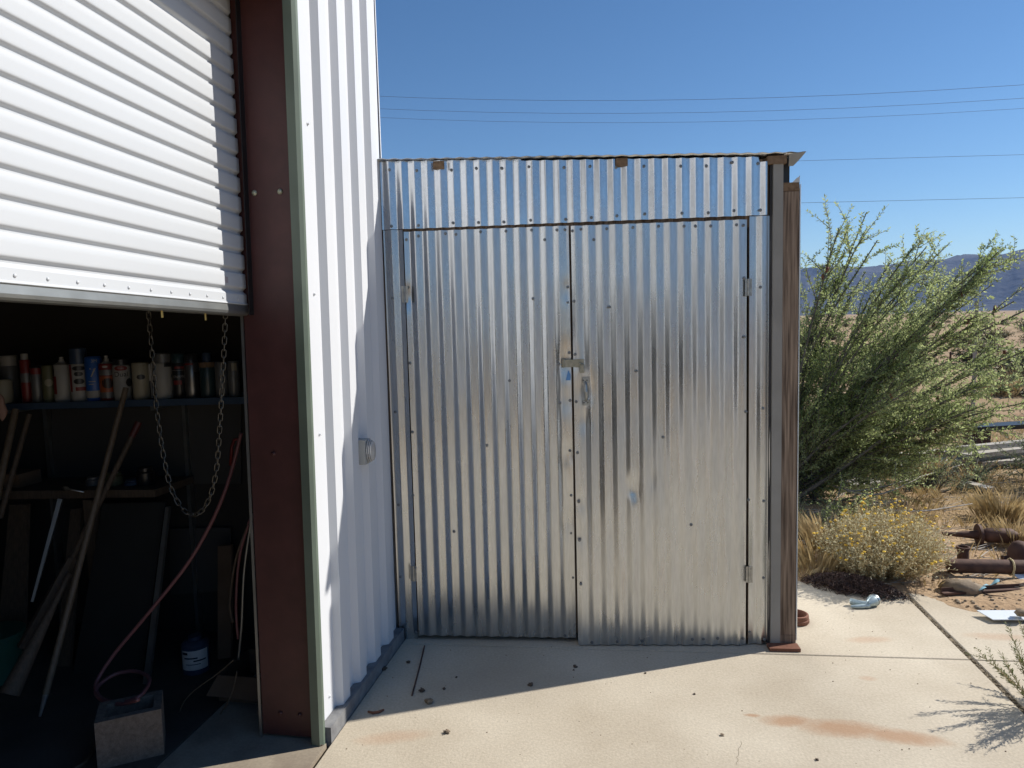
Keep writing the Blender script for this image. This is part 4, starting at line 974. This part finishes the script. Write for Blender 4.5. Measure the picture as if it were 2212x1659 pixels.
# low ground growth below the big shrub
stems = []; fan(16, 8, 60, .3, .62, -180, 180)
shrub('low_shrub', 'low bright green clump at the foot of the large shrub', 'shrub', (1.28, 5.25, 0), stems, 'leaf', .02, .009, 100, sub=9, pods=False, seed=14, sublen=.25)
for i_, (u, v, L_, lab) in enumerate(((1775, 1075, .7, 'leafy green clump under the big branches left of the boards'), (1870, 1030, .5, 'drooping green sprays touching the nearest planks'), (2090, 1040, .38, 'small green weed between planks and shaft'), (2010, 1062, .3, 'tiny grey green weed above the flowering bush'))):
    stems = []; fan(11, 8, 65, L_*.5, L_, -180, 180); p = gp(u, v)
    shrub('low_shrub', lab, 'shrub', (p.x, p.y, 0), stems, 'leaf' if i_ < 2 else 'leafgrey', .022, .009, 80, sub=8, pods=False, seed=15+i_, sublen=.25)

# flowering bush
def bush(name, label, cat, base, rad, h, n, mleaf, flowers, seed, leafn=9, L=.016, W=.004, lean_=Vector((0,0,0)), group=None, stemm='strawcol', r0=.0022):
    R.seed(seed); t = thing(name, label, cat, base, group=group); wood = MB(); lv = MB(); fl = MB(); B = Vector(base)
    for k in range(n):
        th_ = R.uniform(0, 2*pi); e = math.sqrt(R.random()); fine_ = R.uniform(.72, 1.05)
        tip = B+Vector((cos(th_)*rad*e, sin(th_)*rad*e, h*math.sqrt(max(.05, 1-e*e*.8))))*1
        tip = B+(tip-B)*fine_+lean_*R.random()
        st_ = B+Vector((cos(th_), sin(th_), 0))*rad*.12*R.random()
        mid = st_.lerp(tip, .55)+Vector((cos(th_), sin(th_), 0))*rad*.13+rv(.012)
        pts = smooth_path([st_, mid, tip], 3); wood.tube(pts, [r0*(1-.7*i/(len(pts)-1)) for i in range(len(pts))], 3, cap=False)
        leafy(pts, lv, .25, leafn/max(.05, h)*1.0, L, W, .8)
        for m_ in range(2):
            i = R.randint(2, len(pts)-2); q = pts[i]; tp2 = q+(tip-q)*.8+rv(rad*.09); wood.tube([q, q.lerp(tp2, .5)+rv(.004), tp2], [r0*.6, r0*.5, r0*.3], 3, cap=False); leafy([q, q.lerp(tp2, .5), tp2], lv, 0, leafn/max(.05, h), L, W, .8)
            if flowers and R.random() < flowers*.5 and tp2.z > B.z+h*.3: fl.lump(tp2, R.uniform(.005, .009), k, (1.2, 1.2, .7), 5)
        if flowers and R.random() < flowers and tip.z > B.z+h*.35: fl.lump(tip, R.uniform(.006, .010), k, (1.2, 1.2, .7), 5)
    part('stems', wood, M[stemm], t); part('leaves', lv, M[mleaf], t)
    if flowers: part('flowers', fl, M['yellow'], t, kind='stuff')
    return t
c = gp(1925, 1262)
bush('flowering_bush', 'round dry desert bush dotted with yellow flowers at the concrete edge', 'bush', (c.x, c.y+.12, 0), .40, .41, 800, 'leafdry', .12, 21, leafn=19, L=.019, W=.0062)
bush('flowering_bush', 'smaller greener yellow flowered bush behind the round one', 'bush', (c.x+.10, c.y+.42, 0), .36, .42, 220, 'leafsmall', .2, 22, leafn=12, L=.018, W=.005)
# twiggy plant at right edge
def spiky(base, n, seed, label, h=.34):
    R.seed(seed); t = thing('desert_plant', label, 'plant', base); wood = MB(); lv = MB(); B = Vector(base)
    for k in range(n):
        az = R.uniform(0, 2*pi); el = radians(R.uniform(28, 82)); L = h*R.uniform(.6, 1.1)
        d = Vector((cos(az)*cos(el), sin(az)*cos(el), sin(el))); pts = branch(B+Vector((R.uniform(-.03,.03), R.uniform(-.03,.03), 0)), d, L, .0026, 6, Vector((0,0,.35)), .04, wood, 4)
        leafy(pts, lv, .12, 330, .019, .0045, .7)
        for q in range(3):
            i = R.randint(2, 5); s2 = branch(pts[i], (d+rv(.35)).normalized(), L*.3, .0014, 3, Vector((0,0,.3)), .05, wood, 3); leafy(s2, lv, 0, 280, .014, .003, .7)
    part('stems', wood, M['strawcol'], t); part('leaves', lv, M['leafsmall'], t)
c = gp(2232, 1530); spiky((JX+.075, c.y-.02, -.005), 32, 31, 'spiky green and straw coloured plant growing from the slab joint')
# brown litter heap
R.seed(41); lh = MB()
for k in range(3200):
    t_ = R.random(); u = R.gauss(0, .42); v = R.gauss(0, .42)
    if u*u+v*v > 1: continue
    ax_ = Vector((.27*u, .16*v, 0)); c = gp(1832, 1272); base = Vector((c.x+.02, c.y+.0, 0))+Vector((ax_.x*.95-ax_.y*.35, ax_.y+ax_.x*-.25, 0))
    hgt = .075*(1-u*u-v*v); p = base+Vector((0, 0, .004+hgt*(1-.5*R.random()**2))); d = rv(); d.z *= .45; d.normalize(); L = R.uniform(.018, .045); s_ = rv(.006)
    lh.tube([p-d*L/2, p+s_, p+d*L/2], [.0018, .003, .0016], 3, cap=False)
lh.lump((c.x+.02, c.y, .0), .11, 2, (1.15, .6, .25), 12, .3)
single('litter_heap', lh, M['brownlitter'], 'dark brown heap of dried pods beside the flowering bush', 'heap', kind='stuff')
# dry grass
def tuft(b, p, n, h, spread=.05, w_=.0035):
    for k in range(n):
        a = R.uniform(0, 2*pi); o_ = Vector((cos(a), sin(a), 0))*spread*R.random(); hh_ = h*R.uniform(.45, 1.1); ln_ = Vector((cos(a), sin(a), 0))*hh_*R.uniform(.1, .75)
        s_ = Vector((-sin(a+R.uniform(-1,1)), cos(a), 0))*w_; q = p+o_; i = len(b.v)
        b.v += [tuple(q-s_/2), tuple(q+s_/2), tuple(q+ln_*.4+Vector((0,0,hh_*.6))+s_*.3), tuple(q+ln_+Vector((0,0,hh_)))]; b.f += [(i, i+1, i+2), (i, i+2, i+3)]
R.seed(51); gr = MB()
for k in range(2300):
    y = 4.35+(R.random()**1.5)*7; x = .6+R.random()*(y*.62+.6)
    if y < pad_edge(x)+.05: continue
    dn = noise.noise(Vector((x*.9, y*.9, 5)))
    if dn < -.05 and R.random() < .75: continue
    if x > 1.75 and y < 4.75 and R.random() < .85: continue
    tuft(gr, Vector((x, y, 0)), R.randint(6, 16), R.uniform(.04, .15), .07, .003)
single('dry_grass', gr, M['grass'], 'straw coloured dry grass scattered over the dirt', None, kind='stuff')
def grass_clump(u, v, n, h, sp, lab, w_=.004):
    b = MB(); p = gp(u, v); tuft(b, p, n, h, sp, w_); single('grass_clump', b, M['grass'], lab, 'grass clump', (p.x, p.y, 0), group='clumps of dry grass')
grass_clump(2165, 1125, 330, .22, .17, 'tall golden grass clump behind the shaft', .0026); grass_clump(2195, 1180, 180, .17, .12, 'olive grass clump between shaft and pipe', .0026); grass_clump(1790, 1190, 220, .24, .13, 'brown grass clump left of the flowering bush', .0026)
grass_clump(1768, 1235, 200, .2, .14, 'matted straw clump beside the shed post', .0026); grass_clump(2160, 855, 240, .36, .3, 'rounded straw tussock on open sand past the posts', .01); grass_clump(2205, 830, 200, .4, .25, 'greenish tussock at the right edge on open sand', .01); grass_clump(1995, 1045, 160, .3, .12, 'orange grass clump in front of the planks')
# dead sticks on ground
R.seed(61); dsb = MB()
for k in range(420):
    y = 4.4+(R.random()**1.4)*5; x = .8+R.random()*(y*.6)
    if y < pad_edge(x)+.06: continue
    L = R.uniform(.06, .35); a = R.uniform(-.9, .9); p = Vector((x, y, .01)); d = Vector((cos(a), sin(a), R.uniform(0, .25)))
    dsb.tube([p, p+d*L*.5+rv(.01), p+d*L], [.003, .003, .0015], 3, cap=False)
single('dead_twigs', dsb, M['stick'], 'grey dead twigs littering the dirt', None, kind='stuff')
for i, (P_, r, lab) in enumerate(([[(1830,1060),(1875,1068),(1920,1062),(1990,1030)], .010, 'long grey dead branch curving below the shrub leaves'], [[(1780,1042),(1850,1060),(1950,1040),(2080,1003)], .009, 'pale bare branch sweeping right over the planks'], [[(1905,1102),(1990,1104),(2050,1096),(2100,1088)], .008, 'low bare branch above the flowering bush'], [[(1755,1122),(1800,1118),(1850,1120)], .007, 'dark dead stick lying left of the flowering bush'], [[(1722,1075),(1750,1040),(1775,1005)], .008, 'grey stick rising beside the shed post'], [[(1722,1210),(1750,1225),(1775,1248)], .004, 'thin pale stick resting on the concrete edge by the post'])):
    P = smooth_path([gp(u, v, .16 if i < 3 else .03) for u, v in P_]); single('dead_branch', MB().tube(P, [r*(1-.6*k/(len(P)-1)) for k in range(len(P))], 6), M['stick'], lab, 'branch', smooth=True, group='dead branches')
# pebbles / soil crumbs
R.seed(71); pb = MB()
for k in range(1600):
    y = 4.05+(R.random()**1.6)*5; x = .8+R.random()*(y*.62)
    if y < pad_edge(x)-.08: continue
    r = R.uniform(.003, .012); pb.lump((x, y, soil_h(x, y)+r*.2), r, k, n=5)
single('pebbles', pb, M['stone'], 'small stones and crumbs on the dirt', None, kind='stuff')
# far desert brush: one built, copied
R.seed(81)
def brush_proto(seed):
    R.seed(seed); lv = MB(); wd = MB()
    for k in range(60):
        a = R.uniform(0, 2*pi); el = radians(R.uniform(15, 85)); d = Vector((cos(a)*cos(el), sin(a)*cos(el), sin(el)))
        pts = branch(Vector((0,0,0)), d, R.uniform(.6, 1), .012, 4, Vector((0,0,.1)), .08, wd, 3); leafy(pts, lv, .3, 14, .12, .06, .9)
    return wd.mesh('stems', M['bark']), lv.mesh('crown', M['creosote'])
protos = [brush_proto(s) for s in (1, 2, 3)]
cnt = 0; R.seed(82)
spots = []
while cnt < 150:
    d = 16*(1.03**(cnt*.95)) + R.uniform(0, 3); az = radians(R.uniform(12, 30)) if cnt % 3 else radians(R.uniform(-5, 60))
    spots.append((sin(az)*d, cos(az)*d, d)); cnt += 1
for i in range(50):  # unseen brush added behind the camera, darkens what the doors reflect
    az = R.uniform(radians(95), radians(230)); d = R.uniform(5.5, 26); x = sin(az)*d; y = cos(az)*d
    if (x < .6 and y > -8) or y > -3.5: continue
    spots.append((x, y, -d))
for i, (x, y, d) in enumerate(spots):
    s_ = R.uniform(.6, 1.25); o = thing('brush', 'low olive desert brush scattered on the plain behind the large shrub' if d > 0 else 'unseen olive brush added behind the camera to darken the door reflections', 'desert brush', (x, y, soil_h(x, y)), R.uniform(0, 6), 'brush scattered on the far desert')
    wm, cm = protos[i % 3]
    for nm, me in (('stems', wm), ('crown', cm)):
        q = bpy.data.objects.new(nm, me); COL.objects.link(q); q.parent = o
    o.scale = (s_*1.15, s_*1.15, s_*.75) if d > 0 else (s_*1.3, s_*1.3, s_*1.0)

# ---------------------------------------------------------------- power lines
def wire(u0, v0, u1, v1, Y, lab, r=.011, sag=.0016):
    a = at_y(u0, v0, Y); b_ = at_y(u1, v1, Y*1.0); d = (b_-a)/(b_.x-a.x); pts = []
    for k in range(41):
        x = -60+k*4.0; t = (x-a.x); z = (a+d*t).z + sag*((x-a.x)*(x-b_.x)); pts.append((x, (a+d*t).y, z))
    single('power_line', MB().tube(pts, r, 5), M['wire'], lab, 'power line', group='overhead power lines')
wire(820, 208, 2212, 183, 42, 'highest thin power line crossing the sky', .010); wire(820, 235, 2212, 212, 42, 'second power line from the top of the sky', .009); wire(820, 254, 2212, 234, 42, 'third power line, just below the second', .008)
wire(1740, 347, 2212, 334, 42, 'power line meeting the shed roof corner', .009, 0); wire(1740, 438, 2212, 427, 42, 'lowest power line brushing the shrub tips', .010, 0)
print('objects', len(bpy.data.objects))
